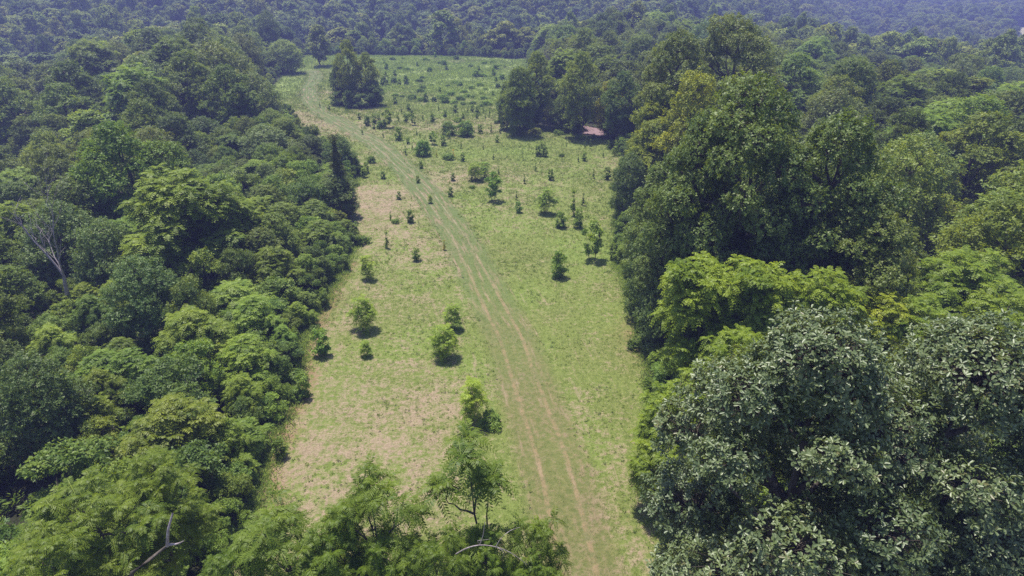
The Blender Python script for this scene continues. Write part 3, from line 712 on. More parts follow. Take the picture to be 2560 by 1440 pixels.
# ------------------------------------------------------------------ young growth in the meadow (pixel of the stem foot, pixel height)
SAP = [
 (910, 826, 78, 'sap_frond', YG), (1132, 822, 58, 'sap_frond2', (1, 1, 1)), (1109, 893, 72, 'sap_frond', YG), (806, 886, 62, 'sap_leaf', (1, 1.1, 1)),
 (915, 890, 36, 'sap_frond2', (1, 1, 1)), (762, 992, 54, 'sap_leaf', (1, 1, 1)), (1183, 1056, 96, 'sap_frond2', YG), (1228, 1064, 26, 'bush_low', (1, 1, 1)),
 (921, 698, 56, 'sap_frond2', YG), (1042, 652, 32, 'sap_leaf', (1, 1, 1)), (968, 620, 42, 'sap_thin', (1, 1, 1)), (1111, 625, 26, 'sap_thin', (2.0, 1.3, 1)),
 (977, 550, 22, 'sap_thin', (1, 1, 1)), (998, 498, 20, 'sap_leaf', DK), (1127, 491, 24, 'sap_leaf', DK), (1234, 503, 72, 'sap_tree', (.95, 1.1, .85)),
 (1366, 533, 62, 'sap_frond', (1, 1, 1)), (1296, 531, 28, 'sap_leaf', (1, 1.1, 1.6)), (1432, 540, 66, 'sap_thin', YG), (1446, 569, 46, 'sap_leaf', (1, 1, 1)),
 (1402, 569, 42, 'sap_cone', (1, 1, 1)), (1480, 650, 96, 'sap_tree', (1.25, 1.2, 1.1)), (1397, 692, 68, 'sap_cone', (1, 1.05, .95)), (892, 580, 28, 'sap_thin', (1, 1, 1)),
 (820, 588, 36, 'bush_round', (1.1, 1.1, 1)), (988, 261, 20, 'sap_leaf', DK), (1022, 277, 18, 'sap_leaf', DK), (1004, 284, 18, 'sap_thin', YG),
 (899, 298, 16, 'sap_leaf', DK), (918, 314, 26, 'sap_cone', DK), (936, 309, 24, 'sap_leaf', (1, 1, 1)), (947, 301, 16, 'sap_leaf', (1, 1, 1)),
 (935, 323, 14, 'sap_leaf', DK), (970, 320, 48, 'sap_tree', YG), (955, 321, 20, 'bush_round', (1, 1, 1)), (906, 336, 18, 'sap_thin', OL),
 (958, 343, 18, 'sap_thin', (1, 1, 1)), (997, 351, 34, 'sap_cone', (1, 1, 1)), (997, 303, 20, 'sap_thin', YG), (1015, 305, 20, 'sap_leaf', DK),
 (1034, 313, 26, 'sap_tree', (1, 1, 1)), (1057, 300, 20, 'sap_thin', (1, 1, 1)), (1082, 305, 23, 'sap_cone', (1, 1, 1)), (1097, 277, 17, 'sap_thin', (1, 1, 1)),
 (1113, 292, 18, 'sap_leaf', (1, 1, 1)), (1139, 282, 22, 'sap_leaf', DK), (1123, 338, 34, 'bush_round', (1, 1, 1.1)), (1163, 340, 38, 'bush_round', (1.05, 1.1, 1)),
 (1042, 338, 17, 'sap_thin', (1, 1, 1)), (1050, 343, 15, 'sap_thin', (1, 1, 1)), (1020, 360, 16, 'sap_leaf', DK), (1031, 374, 18, 'sap_thin', OL),
 (1058, 389, 38, 'bush_round', (.85, 1, .9)), (1083, 361, 34, 'sap_tree', (1.2, 1.2, .9)), (1108, 364, 26, 'sap_leaf', (1, 1, 1)), (1092, 393, 18, 'sap_thin', (2.2, 1.5, 1.4)),
 (1120, 398, 16, 'bush_low', (1, 1, 1)), (1134, 393, 20, 'sap_thin', (3.2, 1.5, 1.4)), (1153, 371, 18, 'sap_thin', (1, 1, 1)), (1157, 403, 20, 'sap_leaf', DK),
 (1190, 451, 44, 'sap_frond', YG), (1212, 445, 38, 'sap_frond2', (.9, 1, .9)), (1133, 452, 20, 'sap_leaf', DK), (958, 447, 20, 'sap_cone', DK),
 (929, 407, 18, 'bush_round', (1, 1, 1)), (1200, 333, 22, 'sap_leaf', (1, 1, 1)), (1250, 333, 18, 'sap_thin', DK), (1243, 356, 18, 'sap_leaf', (1.1, 1.1, 1.3)),
 (1208, 374, 16, 'sap_thin', (1, 1, 1)), (1170, 281, 16, 'sap_thin', DK), (1181, 280, 18, 'sap_leaf', (1, 1, 1)), (1194, 284, 20, 'sap_leaf', (1, 1, 1)),
 (1209, 283, 18, 'sap_thin', (1, 1, 1)), (1224, 287, 18, 'sap_thin', (1, 1, 1)), (1158, 297, 16, 'sap_leaf', (1, 1, 1)), (1193, 296, 14, 'sap_leaf', DK),
 (1213, 296, 14, 'sap_thin', (1, 1, 1)), (1262, 283, 32, 'bush_round', (1, 1.1, .9)), (1250, 308, 22, 'sap_leaf', (1, 1, 1.1)), (1362, 376, 22, 'sap_thin', (1, 1, 1)),
 (1461, 402, 22, 'sap_leaf', (1, 1, 1)), (1476, 366, 18, 'sap_thin', (1, 1, 1)), (1339, 428, 22, 'sap_thin', (1, 1, 1)), (1337, 333, 14, 'bush_low', (1.2, .95, 1)),
 (1310, 318, 14, 'sap_leaf', (1, 1, 1.1)), (1283, 312, 20, 'sap_leaf', (1, 1, 1)), (1302, 297, 20, 'sap_cone', (1, 1, 1)), (1331, 303, 20, 'sap_frond', YG),
 (1250, 270, 20, 'bush_round', (1, 1, 1)), (1281, 342, 20, 'sap_thin', (1, 1, 1)), (1268, 321, 16, 'sap_thin', (1, 1, 1)), (1320, 284, 20, 'bush_round', (1.1, 1.1, 1)),
 (1350, 292, 22, 'bush_round', (1.1, 1.1, 1)), (1386, 296, 16, 'bush_round', (1, 1, 1)), (1415, 320, 24, 'bush_round', DK), (1432, 322, 20, 'sap_frond2', (1, 1, 1)),
 (1455, 318, 18, 'sap_frond2', (1.1, 1.1, .9)), (1500, 326, 10, 'bush_low', (1.1, 1.1, .9)), (1180, 470, 8, 'bush_low', (1, 1, 1)), (1140, 330, 12, 'sap_leaf', (1, 1, 1)),
 (867, 273, 14, 'sap_leaf', (1.2, 1.2, 1)), (812, 152, 9, 'bush_round', DK), (800, 268, 14, 'sap_thin', (1, 1, 1)), (823, 274, 14, 'sap_leaf', (1, 1, 1)),
 (966, 213, 34, 'sap_tree', YG), (957, 215, 22, 'sap_leaf', DK), (832, 205, 18, 'bush_round', (1.2, 1.2, 1)), (1064, 255, 24, 'sap_cone', DK),
]
G_S = "young saplings and bushes scattered over the meadow"
LOOK = {'sap_frond': 'feathery-leaved sapling', 'sap_frond2': 'bushy feathery sapling', 'sap_leaf': 'dark leafy sapling', 'sap_tree': 'little round-headed tree',
        'sap_thin': 'thin spindly sapling', 'sap_cone': 'pointed bushy sapling', 'bush_round': 'round leafy bush', 'bush_low': 'low spreading bush'}
for px, py, hp, k, c in SAP:
    x, y = hit(px, py, 0)
    dep = y * CP + CAM_H * SP
    Ht, rad = PROTO[k][2:]
    dd = math.hypot(y, CAM_H)
    H = hp / F * dep / max(.35, (y / dd))
    s = H / Ht
    wid = s * (1.15 if s < 1 else 1)
    c = tuple(v * 1.3 for v in c)
    put(k, x, y, "bush" if k.startswith('bush') else "sapling", "bush" if k.startswith('bush') else "sapling", wid, None, c, G_S, LOOK[k], s, sink=.03)
Rq = np.random.default_rng(9)
for _ in range(60):
    px = Rq.uniform(985, 1520); py = Rq.uniform(268, 400) if Rq.random() < .75 else Rq.uniform(400, 560)
    x, y = hit(px, py, 0)
    if x > xr(y) - 2 or abs(px - (1010 + (py - 300) * .8)) < 45 and py > 330: continue
    k = Rq.choice(['sap_leaf', 'sap_thin', 'bush_low', 'sap_frond2', 'sap_cone'], p=[.3, .35, .15, .12, .08])
    s = Rq.uniform(.35, .85); v_ = Rq.uniform(.9, 1.35)
    b_ = k.startswith('bush')
    put(k, x, y, "bush" if b_ else "sapling", "bush" if b_ else "sapling", s * 1.1, None, (v_, v_, v_ * .9), G_S, ("small " if s < .6 else "") + LOOK[k], s, sink=.03)
for _ in range(90):
    y = Rq.uniform(28, 118); left = Rq.random() < .6; o_ = Rq.normal(.1, .55)
    x = xl(y) + o_ if left else xr(y) - o_ * .7
    k = Rq.choice(['bush_low', 'bush_round', 'sap_leaf', 'sap_frond2', 'sap_cone'], p=[.3, .25, .2, .15, .1]); s = Rq.uniform(.4, .85); v_ = Rq.uniform(.85, 1.25)
    b_ = k.startswith('bush')
    put(k, x, y, "bush" if b_ else "sapling", "bush" if b_ else "sapling", s * 1.15, None, (v_, v_, v_ * .9), "bushes fringing the meadow's edges", ("small " if s < .6 else "") + LOOK[k], s, sink=.03)
# rough brush of the unmown upper meadow
G_B = "bushes in the unmown upper meadow"
Rb = np.random.default_rng(5)
edge_px = [(985, 240), (1005, 243), (1030, 248), (1050, 252), (1085, 254), (1110, 257), (1132, 259), (1160, 262), (1180, 261), (1205, 266), (1222, 263), (1150, 250), (1165, 244), (1100, 246)]
more = [(1000, 213), (1015, 210), (1045, 205), (985, 208), (1030, 176), (965, 175), (1012, 176), (1000, 174), (1195, 190), (1210, 192), (1225, 193), (1235, 190), (1190, 192), (1100, 160), (1110, 163), (1155, 172), (1180, 168),
        (1060, 197), (1115, 177), (1045, 166), (1088, 145), (1250, 165), (1262, 170), (1240, 175), (1255, 200), (1245, 220), (1238, 205), (1215, 225), (1200, 215), (1180, 222), (1150, 216), (1135, 210), (1120, 217), (1078, 215), (1060, 222), (1050, 230),
        (990, 190), (1075, 180), (1195, 178), (1230, 158), (1205, 235), (1160, 232), (1130, 238), (1100, 230), (1180, 245), (1210, 248), (1230, 240), (985, 150), (1010, 148), (960, 160), (1070, 152), (1140, 150), (1212, 160)]
for j, (px, py) in enumerate(edge_px + more):
    x, y = hit(px + Rb.uniform(-3, 3), py, 0)
    k = Rb.choice(['bush_low', 'bush_round', 'sap_leaf', 'sap_cone'], p=[.45, .25, .18, .12])
    if j < len(edge_px): k = Rb.choice(['bush_low', 'bush_round'], p=[.6, .4])
    s = Rb.uniform(.65, 1.25)
    put(k, x, y, "bush", "bush", s, None, ((1.4, 1.45, 1.1) if Rb.random() < .6 else (.85, .95, .9)), G_B, {'bush_low': 'low spreading bush', 'bush_round': 'round leafy bush', 'sap_leaf': 'dark upright bush', 'sap_cone': 'pointed bush'}[k], s * .85, sink=.05)

# ------------------------------------------------------------------ thicket and woods filled in between
def outside(x, y):
    """metres outside the meadow (positive = in the wood), and side"""
    l = xl(y) - x; r = x - xr(y)
    d = np.where(l > r, l, r)
    return np.maximum(d, y - 237 - 9 * (vnoise(x, y * 0, 13, 3) - .3) + .22 * np.maximum(x + 22, 0)), np.where(l > r, -1, 1)
def inframe(x, y, H, m=60):
    z0 = float(ground(x, y))
    for z in (z0, z0 + H):
        px, py, dep = project(x, y, z)
        if dep > 0 and -m - 4000 / dep < px < 2560 + m + 4000 / dep and -80 - 6000 / dep < py < 1440 + m + 3000 / dep: return True
    return False
def zone(x, y, d, side, n):
    if side < 0:
        if y < 76:
            if d < 2.6: return 'shrub', 1.7 + .65 * d
            if d < 13: return ('shrub', 3.2 + .25 * d) if (n < .60 or d < 4) else ('small', 4.2 + .2 * d)
            if d < 20: return 'small', 5 + n * 2.0
            return 'tree', 7 + n * 3
        if y < 106:
            if d < 3: return 'shrub', 2.6
            if d < 22: return 'small', 4.2 + n * 2.2
            return 'tree', 8 + n * 4
        if d < 3: return 'shrub', 3
        if d < 7: return 'small', 6
        return 'tree', 11 + n * 5
    if y < 100:
        if d < 1.8: return 'shrub', 2.0
        if d < 4.5: return 'small', 4.5
        if y < 30: return 'tree', 7 + n * 2
        return 'tree', 10 + n * 4 - (1.5 if y < 50 else 0)
    if d < 3: return 'shrub', 3
    if d < 6: return 'small', 5
    return 'tree', 11 + n * 4
FARFIELD = hit(2545, 90, 0)
def infar(x, y): return (x / np.maximum(y, 1) > .700 + .0002 * (FARFIELD[1] - y)) & (x < FARFIELD[0] + 110) & (y > FARFIELD[1] - 230) & (y < FARFIELD[1] + 45)
Rf = np.random.default_rng(21)
occ = np.array(OCC)
cand = []
for n_ in range(26000):
    y = 10 + 262 * Rf.random() ** .75
    x = Rf.uniform(-1, 1) * (.84 * y + 22)
    cand.append((x, y))
for n_ in range(14000):
    y = Rf.uniform(14, 110); o_ = abs(Rf.normal(0, 7)) + .9
    cand.append((xl(y) - o_ * (1 if n_ % 2 else .25) if Rf.random() < .6 else xr(y) + o_ * .6, y))
cand.sort(key=lambda c: int(math.hypot(*c) / 14))          # near bands first, random inside a band
ntree = nshrub = 0
LT = {'broad_a': 'rounded green tree', 'broad_b': 'upright green tree', 'broad_c': 'broad dark green tree', 'narrow_a': 'narrow green tree', 'feather_a': 'feathery-leaved tree',
      'feather_b': 'small feathery-leaved tree', 'cedar_a': 'narrow dark cedar', 'shrub_a': 'rounded leafy shrub', 'shrub_b': 'upright leafy shrub', 'shrub_c': 'feathery sumac-like shrub', 'shrub_d': 'tall loose shrub'}
TINTS = [((1, 1, 1), 'plain'), (BG, 'light'), (DK, 'dark'), (OL, 'olive'), ((1.15, 1.12, 1.3), 'grey-green'), (YG, 'yellow-green')]
for x, y in cand:
    d, side = outside(x, y); d = float(d); side = int(side)
    if d < .5: continue
    kind, H = zone(x, y, d, side, float(vnoise(x, y, 17, 3)))
    if y > 262: continue
    if side < 0 and y < 30 and x > -11: continue
    if y < 16 and abs(x) < 14: continue
    if kind == 'shrub': r = .36 * H + .85
    elif kind == 'small': r = .42 * H
    else: r = .39 * H
    if -.86 < x / y < -.66 and 30 < y < 51: kind, H, r = 'shrub', 2.6 + 1.2 * float(vnoise(x, y, 3, 4)), 1.6
    if kind == 'shrub' and d < 2.4: r = 1.0 + .2 * d
    r *= Rf.uniform(.85, 1.15)
    dd = np.hypot(occ[:, 0] - x, occ[:, 1] - y)
    pack = {'shrub': .60, 'small': .66, 'tree': .74}[kind]
    if (dd < (occ[:, 2] + r) * pack).any(): continue
    if y > 120 and kind == 'tree' and (dd < (occ[:, 2] + r) * .80).any(): continue
    if not inframe(x, y, H): continue
    # keep the sight line to the meadow free on the near left and right
    if kind == 'shrub':
        k = Rf.choice(['shrub_a', 'shrub_b', 'shrub_c', 'shrub_d'], p=[.30, .2, .32, .18]); nm, cat = "shrub", "shrub"
        t = TINTS[Rf.choice(6, p=[.35, .2, .15, .1, .12, .08])]
    elif kind == 'small':
        k = Rf.choice(['shrub_d', 'broad_c', 'feather_b', 'shrub_b', 'broad_b', 'cedar_a'], p=[.25, .25, .15, .13, .18, .04])
        nm, cat = ("shrub", "shrub") if k.startswith('shrub') else (("feathery_tree" if k[0] == 'f' else "cedar_tree" if k[0] == 'c' else "young_tree"), "tree")
        t = TINTS[Rf.choice(6, p=[.3, .2, .2, .1, .15, .05])]
    else:
        k = Rf.choice(['broad_a', 'broad_b', 'broad_c', 'narrow_a', 'feather_a'], p=[.30, .22, .26, .08, .14])
        nm, cat = ("feathery_tree" if k[0] == 'f' else "broadleaf_tree"), "tree"
        t = TINTS[Rf.choice(6, p=[.28, .2, .17, .13, .14, .08])]
        if ntree > 330: continue
    Ht, rad = PROTO[k][2:]
    H *= Rf.uniform(.88, 1.15)
    s = r * 1.12 / rad
    look = ('' if t[1] == 'plain' else t[1] + ' ') + LT[k].replace('dark green', 'green') if t[1] != 'plain' else LT[k]
    v_ = Rf.uniform(.78, 1.32); w_ = Rf.uniform(.93, 1.1)
    t = ((t[0][0] * v_ * w_, t[0][1] * v_, t[0][2] * v_ / w_), t[1])
    put(k, x, y, nm, cat, s, None, t[0], "shrubs of the wood edge thicket" if cat == 'shrub' else ("trees of the left-hand wood" if side < 0 else G_R), look, H / Ht, lean=(Rf.normal(0, .05), Rf.normal(0, .05)))
    occ = np.vstack([occ, [x, y, r]])
    if cat == 'tree': ntree += 1
    else: nshrub += 1
print("filled trees", ntree, "shrubs", nshrub, "things", len(THINGS))

# ------------------------------------------------------------------ the wood beyond: nearest trees one by one, the rest as one mass
pts = []
y = 150.0
step = 8.3
while y < 1700:
    st = step * (1 + max(0, y - 330) / 1500)
    w_ = .86 * y + 40
    xs = np.arange(-w_, w_, st)
    xs = xs + Rf.uniform(-.42, .42, len(xs)) * st
    ys = y + Rf.uniform(-.42, .42, len(xs)) * st
    pts.append(np.stack([xs, ys, np.full(len(xs), st)], 1))
    y += st * .9
pts = np.concatenate(pts)
d, _ = outside(pts[:, 0], pts[:, 1])
th = pts[:, 0] / pts[:, 1]
keep = (d > 3) & ~infar(pts[:, 0], pts[:, 1])
rr_ = np.hypot(pts[:, 0], pts[:, 1])
keep &= ~((th < .12) & (rr_ > 1000)) & (rr_ < 1650)
pts = pts[keep]
near = pts[:, 1] < 285
ok = np.ones(len(pts), bool)
for i_ in np.where(near)[0]:
    if (np.hypot(occ[:, 0] - pts[i_, 0], occ[:, 1] - pts[i_, 1]) < occ[:, 2] + 2.4).any(): ok[i_] = False
pts = pts[ok]
order = np.argsort(np.hypot(pts[:, 0], pts[:, 1])); pts = pts[order]
# visibility: a tree counts as in view when its top clears what stands in front of it on the same sight line
gz = ground(pts[:, 0], pts[:, 1])
Hh = 10.5 + 7 * vnoise(pts[:, 0], pts[:, 1], 25, 8) + Rf.uniform(-2.5, 2.5, len(pts)) + 4 * (Rf.random(len(pts)) > .9)
az = pts[:, 0] / pts[:, 1]; elv = (gz + Hh - CAM_H) / pts[:, 1]
bins = np.full(1200, -9.); vis = np.zeros(len(pts), bool)
for i_ in range(len(pts)):
    a0 = int((az[i_] + 1) * 600); w_ = max(1, int(3.2 / pts[i_, 1] * 600))
    lo, hi = max(0, a0 - w_), min(1200, a0 + w_ + 1)
    if hi <= lo: continue
    if elv[i_] > bins[lo:hi].mean() - 3.5 / pts[i_, 1]: vis[i_] = True
    bins[lo:hi] = np.maximum(bins[lo:hi], elv[i_] - 1.0 / pts[i_, 1])
infr = (np.abs(az) < .80) & vis
solo = np.where(infr)[0]
NSOLO = 10
solo = solo[:NSOLO]
FK = M_FARKEYS
LF = ['rounded hazy tree', 'upright hazy tree', 'wide hazy tree', 'spreading hazy tree', 'domed hazy tree']
for c_, i_ in enumerate(solo):
    j = c_ % 5; Ht, rad = PROTO[FK[j]][2:]
    put(FK[j], pts[i_, 0], pts[i_, 1], "broadleaf_tree", "tree", pts[i_, 2] * .62 * Rf.uniform(.85, 1.25) / rad, None, (1, 1, 1), "trees of the wood beyond the meadow", LF[j], Hh[i_] / Ht)
rest = np.ones(len(pts), bool); rest[solo] = False
rest &= vis | (Rf.random(len(pts)) < .5)
rp = pts[rest]; rg = gz[rest]; rh = Hh[rest]
print("far wood", len(rp), "solo", len(solo))
me = bpy.data.meshes.new("distant_wood"); me.vertices.add(len(rp))
me.vertices.foreach_set("co", np.stack([rp[:, 0], rp[:, 1], rg], 1).astype(np.float32).ravel())
def pa(name, ty, arr, key):
    a = me.attributes.new(name, ty, 'POINT'); a.data.foreach_set(key, arr)
jj = Rf.integers(0, 5, len(rp)).astype(np.int32)
radj = np.array([PROTO[k][3] for k in FK])[jj]; htj = np.array([PROTO[k][2] for k in FK])[jj]
sxy = rp[:, 2] * .62 * (.72 + .95 * Rf.random(len(rp)) ** 1.6) / radj
pa("which", 'INT', jj, "value")
pa("turn", 'FLOAT', (Rf.random(len(rp)) * 6.283).astype(np.float32), "value")
pa("size", 'FLOAT_VECTOR', np.stack([sxy, sxy, rh / htj], 1).astype(np.float32).ravel(), "vector")
wood = bpy.data.objects.new("distant_wood", me); COL.objects.link(wood)
wood["kind"] = "stuff"; wood["label"] = "hazy far-off wood covering the valley and hillsides beyond the meadow"; wood["category"] = "wood"
ng = bpy.data.node_groups.new("scatter_trees", 'GeometryNodeTree')
ng.interface.new_socket("Geometry", in_out='INPUT', socket_type='NodeSocketGeometry')
ng.interface.new_socket("Geometry", in_out='OUTPUT', socket_type='NodeSocketGeometry')
gi = ng.nodes.new("NodeGroupInput"); go = ng.nodes.new("NodeGroupOutput")
iop = ng.nodes.new("GeometryNodeInstanceOnPoints")
gt = ng.nodes.new("GeometryNodeGeometryToInstance")
srcs = {}
for t in THINGS:
    if t['key'] in FK: srcs.setdefault(t['key'], [c for c in t['o'].children if c.name.startswith('crown')][0])
for k in reversed(FK):
    oi = ng.nodes.new("GeometryNodeObjectInfo"); oi.inputs[0].default_value = srcs[k]; oi.transform_space = 'ORIGINAL'
    ng.links.new(oi.outputs["Geometry"], gt.inputs[0])
def nat(name, dt):
    n = ng.nodes.new("GeometryNodeInputNamedAttribute"); n.data_type = dt; n.inputs[0].default_value = name; return n.outputs[0]
ng.links.new(gi.outputs[0], iop.inputs["Points"]); ng.links.new(gt.outputs[0], iop.inputs["Instance"])
iop.inputs["Pick Instance"].default_value = True
ng.links.new(nat("which", 'INT'), iop.inputs["Instance Index"])
cx_ = ng.nodes.new("ShaderNodeCombineXYZ"); ng.links.new(nat("turn", 'FLOAT'), cx_.inputs[2])
e2r = ng.nodes.new("FunctionNodeEulerToRotation"); ng.links.new(cx_.outputs[0], e2r.inputs[0])
ng.links.new(e2r.outputs[0], iop.inputs["Rotation"])
ng.links.new(nat("size", 'FLOAT_VECTOR'), iop.inputs["Scale"])
ng.links.new(iop.outputs[0], go.inputs[0])
md = wood.modifiers.new("scatter_trees", 'NODES'); md.node_group = ng

# ------------------------------------------------------------------ the ground
TR = [(1450, 1440), (1378, 1130), (1328, 1000), (1280, 850), (1203, 700), (1152, 600), (1082, 500), (1010, 420), (940, 358), (860, 312), (802, 282), (773, 248), (774, 215), (792, 190), (778, 178)]
tp = np.array([hit(a, b_, 0) for a, b_ in TR])
ts = np.concatenate([[0], np.cumsum(np.hypot(*np.diff(tp, axis=0).T))])
tt = np.linspace(0, ts[-1], 260)
tc = np.stack([np.interp(tt, ts, tp[:, 0]), np.interp(tt, ts, tp[:, 1])], 1)
for _ in range(8): tc[1:-1] = (tc[:-2] + 2 * tc[1:-1] + tc[2:]) / 4
def track_uv(x, y):
    sgn = np.empty(len(x)); al = np.empty(len(x))
    for c in range(0, len(x), 20000):
        X = x[c:c+20000, None] - tc[None, :, 0]; Y = y[c:c+20000, None] - tc[None, :, 1]
        D2 = X * X + Y * Y; j = D2.argmin(1); j1 = np.clip(j, 1, len(tc) - 2)
        T = tc[j1 + 1] - tc[j1 - 1]; T /= np.linalg.norm(T, axis=1, keepdims=True)
        px_ = x[c:c+20000] - tc[j1, 0]; py_ = y[c:c+20000] - tc[j1, 1]
        cr = T[:, 0] * py_ - T[:, 1] * px_
        inside = (j > 0) & (j < len(tc) - 1)
        sgn[c:c+20000] = np.where(inside, -cr, np.sqrt(D2[np.arange(len(j)), j]) * 1.0)
        al[c:c+20000] = tt[j1] + (T[:, 0] * px_ + T[:, 1] * py_)
    return sgn, al
def axis(lo, a, b_, hi, st, g=1.12):
    c = list(np.arange(a, b_, st)); s = st; v = c[-1]
    while v < hi: s *= g; v += s; c.append(v)
    s = st; v = a; pre = []
    while v > lo: s *= g; v -= s; pre.append(v)
    return np.array(pre[::-1] + c)
gx = axis(-2300, -78, 34, 2300, .5, 1.07); gy = axis(-60, 14, 250, 2350, .5, 1.05)
GX, GY = np.meshgrid(gx, gy, indexing='ij'); gxr, gyr = GX.ravel(), GY.ravel()
GZ = ground(gxr, gyr)
GZ = GZ + 0.05 * (fbm(gxr, gyr, 2.2, 31) - .5) * 2
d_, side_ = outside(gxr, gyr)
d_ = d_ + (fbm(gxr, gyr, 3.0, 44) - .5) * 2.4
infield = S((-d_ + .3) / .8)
tu, tal = track_uv(gxr, gyr)
# straw-coloured thatch: left near part, a band across the middle, patches
def thatch_f(x, y):
    left = S((2.5 - (x - np.interp(y, [20, 50, 75, 110], [-1, -3, -5, -14]))) / 6) * S((92 - y) / 12) * (1 - .55 * S((30 - y) / 6))
    band = np.exp(-((y - 124) / 14) ** 2) * S((2 - x) / 6) * 1.1 + np.exp(-((y - 90 - .3 * x) / 10) ** 2) * .75 + .6 * np.exp(-((y - 150) / 18) ** 2) * S((-26 - x) / 6)
    low = .28 * S((42 - y) / 14)
    return np.clip(.12 + .52 * left + .5 * band + low + (fbm(x, y, 9, 61) - .5) * 1.1 - .35 * np.exp(-(((x - 1) / 12) ** 2 + ((y - 108) / 8) ** 2)), 0, 1)
thatch = thatch_f(gxr, gyr)
roughf = S((gyr - np.interp(gxr, [-60, -34, -20, 0], [176, 160, 160, 143])) / 3) * S((gxr - np.interp(gyr, [140, 200, 240], [-30, -40, -46])) / 4)
roughf = np.maximum(roughf, S((gyr - 152) / 4) * S((np.interp(gyr, [150, 200], [-48, -58]) - gxr) / 3))
roughf = np.maximum(roughf, S((gyr - 205) / 5))
farf = infar(gxr, gyr).astype(float)
earth = np.exp(-((d_ + .8) / .7) ** 2) * (side_ < 0) * (gyr < 60) * (gyr > 24) * .9
earth = np.maximum(earth, .9 * np.exp(-(((gxr - 10.5) / 1.6) ** 2 + ((gyr - 45) / 3.5) ** 2)))
i = np.arange(len(gx) * len(gy)).reshape(len(gx), len(gy))
Qg = np.stack([i[:-1, :-1], i[1:, :-1], i[1:, 1:], i[:-1, 1:]], -1).reshape(-1, 4)
m, nt, out = mat_new("meadow_and_woodland_floor")
tcn = nt.nodes.new("ShaderNodeTexCoord"); ob = tcn.outputs["Object"]
th_ = attr(nt, "thatch"); fi = attr(nt, "infield"); ro = attr(nt, "rough"); tu_ = attr(nt, "across"); ta_ = attr(nt, "along"); ea = attr(nt, "earth"); ff = attr(nt, "farfield")
cmb = nt.nodes.new("ShaderNodeCombineXYZ")
nt.links.new(mathn(nt, 'MULTIPLY', tu_, 2.6), cmb.inputs[0]); nt.links.new(mathn(nt, 'MULTIPLY', ta_, .22), cmb.inputs[1])
streak = noise(nt, 1.0, 4, .6, cmb.outputs[0])
n1 = noise(nt, 2.6, 6, .72, ob); n2 = noise(nt, .55, 4, .6, ob); n3 = noise(nt, 9., 4, .7, ob); n4 = noise(nt, .09, 3, .5, ob)
green = mixc(nt, ramp(nt, mathn(nt, 'ADD', mathn(nt, 'MULTIPLY', n3, .5), mathn(nt, 'MULTIPLY', n1, .5)), .38, .62), (.108, .142, .030), (.255, .282, .082))
green = mixc(nt, ramp(nt, n4, .40, .62), green, mixc(nt, ramp(nt, n1, .3, .7), (.140, .192, .035), (.23, .295, .07)))
tan = mixc(nt, ramp(nt, n3, .3, .7), (.25, .185, .115), (.43, .335, .22))
v_ = mathn(nt, 'ADD', mathn(nt, 'MULTIPLY', n1, 2.6), mathn(nt, 'MULTIPLY', n2, 1.5))
v_ = mathn(nt, 'ADD', v_, mathn(nt, 'MULTIPLY', streak, .5))
v_ = mathn(nt, 'ADD', v_, mathn(nt, 'MULTIPLY', n3, .9))
v_ = mathn(nt, 'ADD', v_, mathn(nt, 'MULTIPLY', th_, .58))
col = mixc(nt, ramp(nt, v_, 2.90, 3.50), green, tan)
# rough grass of the upper meadow
rg_ = mixc(nt, ramp(nt, noise(nt, .35, 5, .65, ob), .35, .65), (.19, .26, .06), (.33, .40, .12))
rg_ = mixc(nt, ramp(nt, noise(nt, .06, 4, .6, ob), .55, .72), rg_, (.19, .15, .11))
col = mixc(nt, ro, col, rg_)
# mown track: a smooth green band with two ruts
ab = mathn(nt, 'ABSOLUTE', tu_)
wob = mathn(nt, 'MULTIPLY', mathn(nt, 'SUBTRACT', n2, .5), .5)
ab2 = mathn(nt, 'ADD', ab, wob)
bandm = mathn(nt, 'MULTIPLY', ramp(nt, ab2, 2.5, 1.7), mathn(nt, 'ADD', mathn(nt, 'MULTIPLY', ramp(nt, ta_, 26., 60.), .3), .7))
bandg = mixc(nt, ramp(nt, n1, .3, .7), (.095, .135, .04), (.155, .195, .065))
bandg = mixc(nt, ramp(nt, streak, .50, .66), bandg, (.27, .20, .12))
bandg = mixc(nt, mathn(nt, 'MULTIPLY', ramp(nt, mathn(nt, 'ADD', ta_, mathn(nt, 'MULTIPLY', n2, 20.)), 44., 24.), .6), bandg, mixc(nt, ramp(nt, n1, .38, .62), (.14, .135, .05), (.27, .175, .10)))
col = mixc(nt, mathn(nt, 'MULTIPLY', bandm, .9), col, bandg)
rd = mathn(nt, 'ABSOLUTE', mathn(nt, 'SUBTRACT', mathn(nt, 'ADD', ab, mathn(nt, 'MULTIPLY', wob, .35)), mathn(nt, 'ADD', mathn(nt, 'MULTIPLY', ramp(nt, ta_, 55., 28.), .18), .68)))
rutm = ramp(nt, mathn(nt, 'SUBTRACT', rd, mathn(nt, 'MULTIPLY', ramp(nt, ta_, 55., 28.), .05)), .13, .03)
brk = ramp(nt, mathn(nt, 'ADD', noise(nt, 1.6, 5, .7, ob), mathn(nt, 'MULTIPLY', streak, .25)), .52, .68)
rutn = mathn(nt, 'MULTIPLY', rutm, mathn(nt, 'MAXIMUM', mathn(nt, 'MULTIPLY', brk, .9), ramp(nt, ta_, 60., 100.)))
rutm2 = mathn(nt, 'MULTIPLY', mathn(nt, 'MULTIPLY', ramp(nt, rd, .30, .02), .35), ramp(nt, ta_, 120., 85.))
rutc = mixc(nt, ramp(nt, ta_, 80., 120.), mixc(nt, ramp(nt, ta_, 30., 60.), (.44, .27, .165), (.46, .40, .26)), (.26, .29, .12))
col = mixc(nt, rutm2, col, (.20, .185, .095))
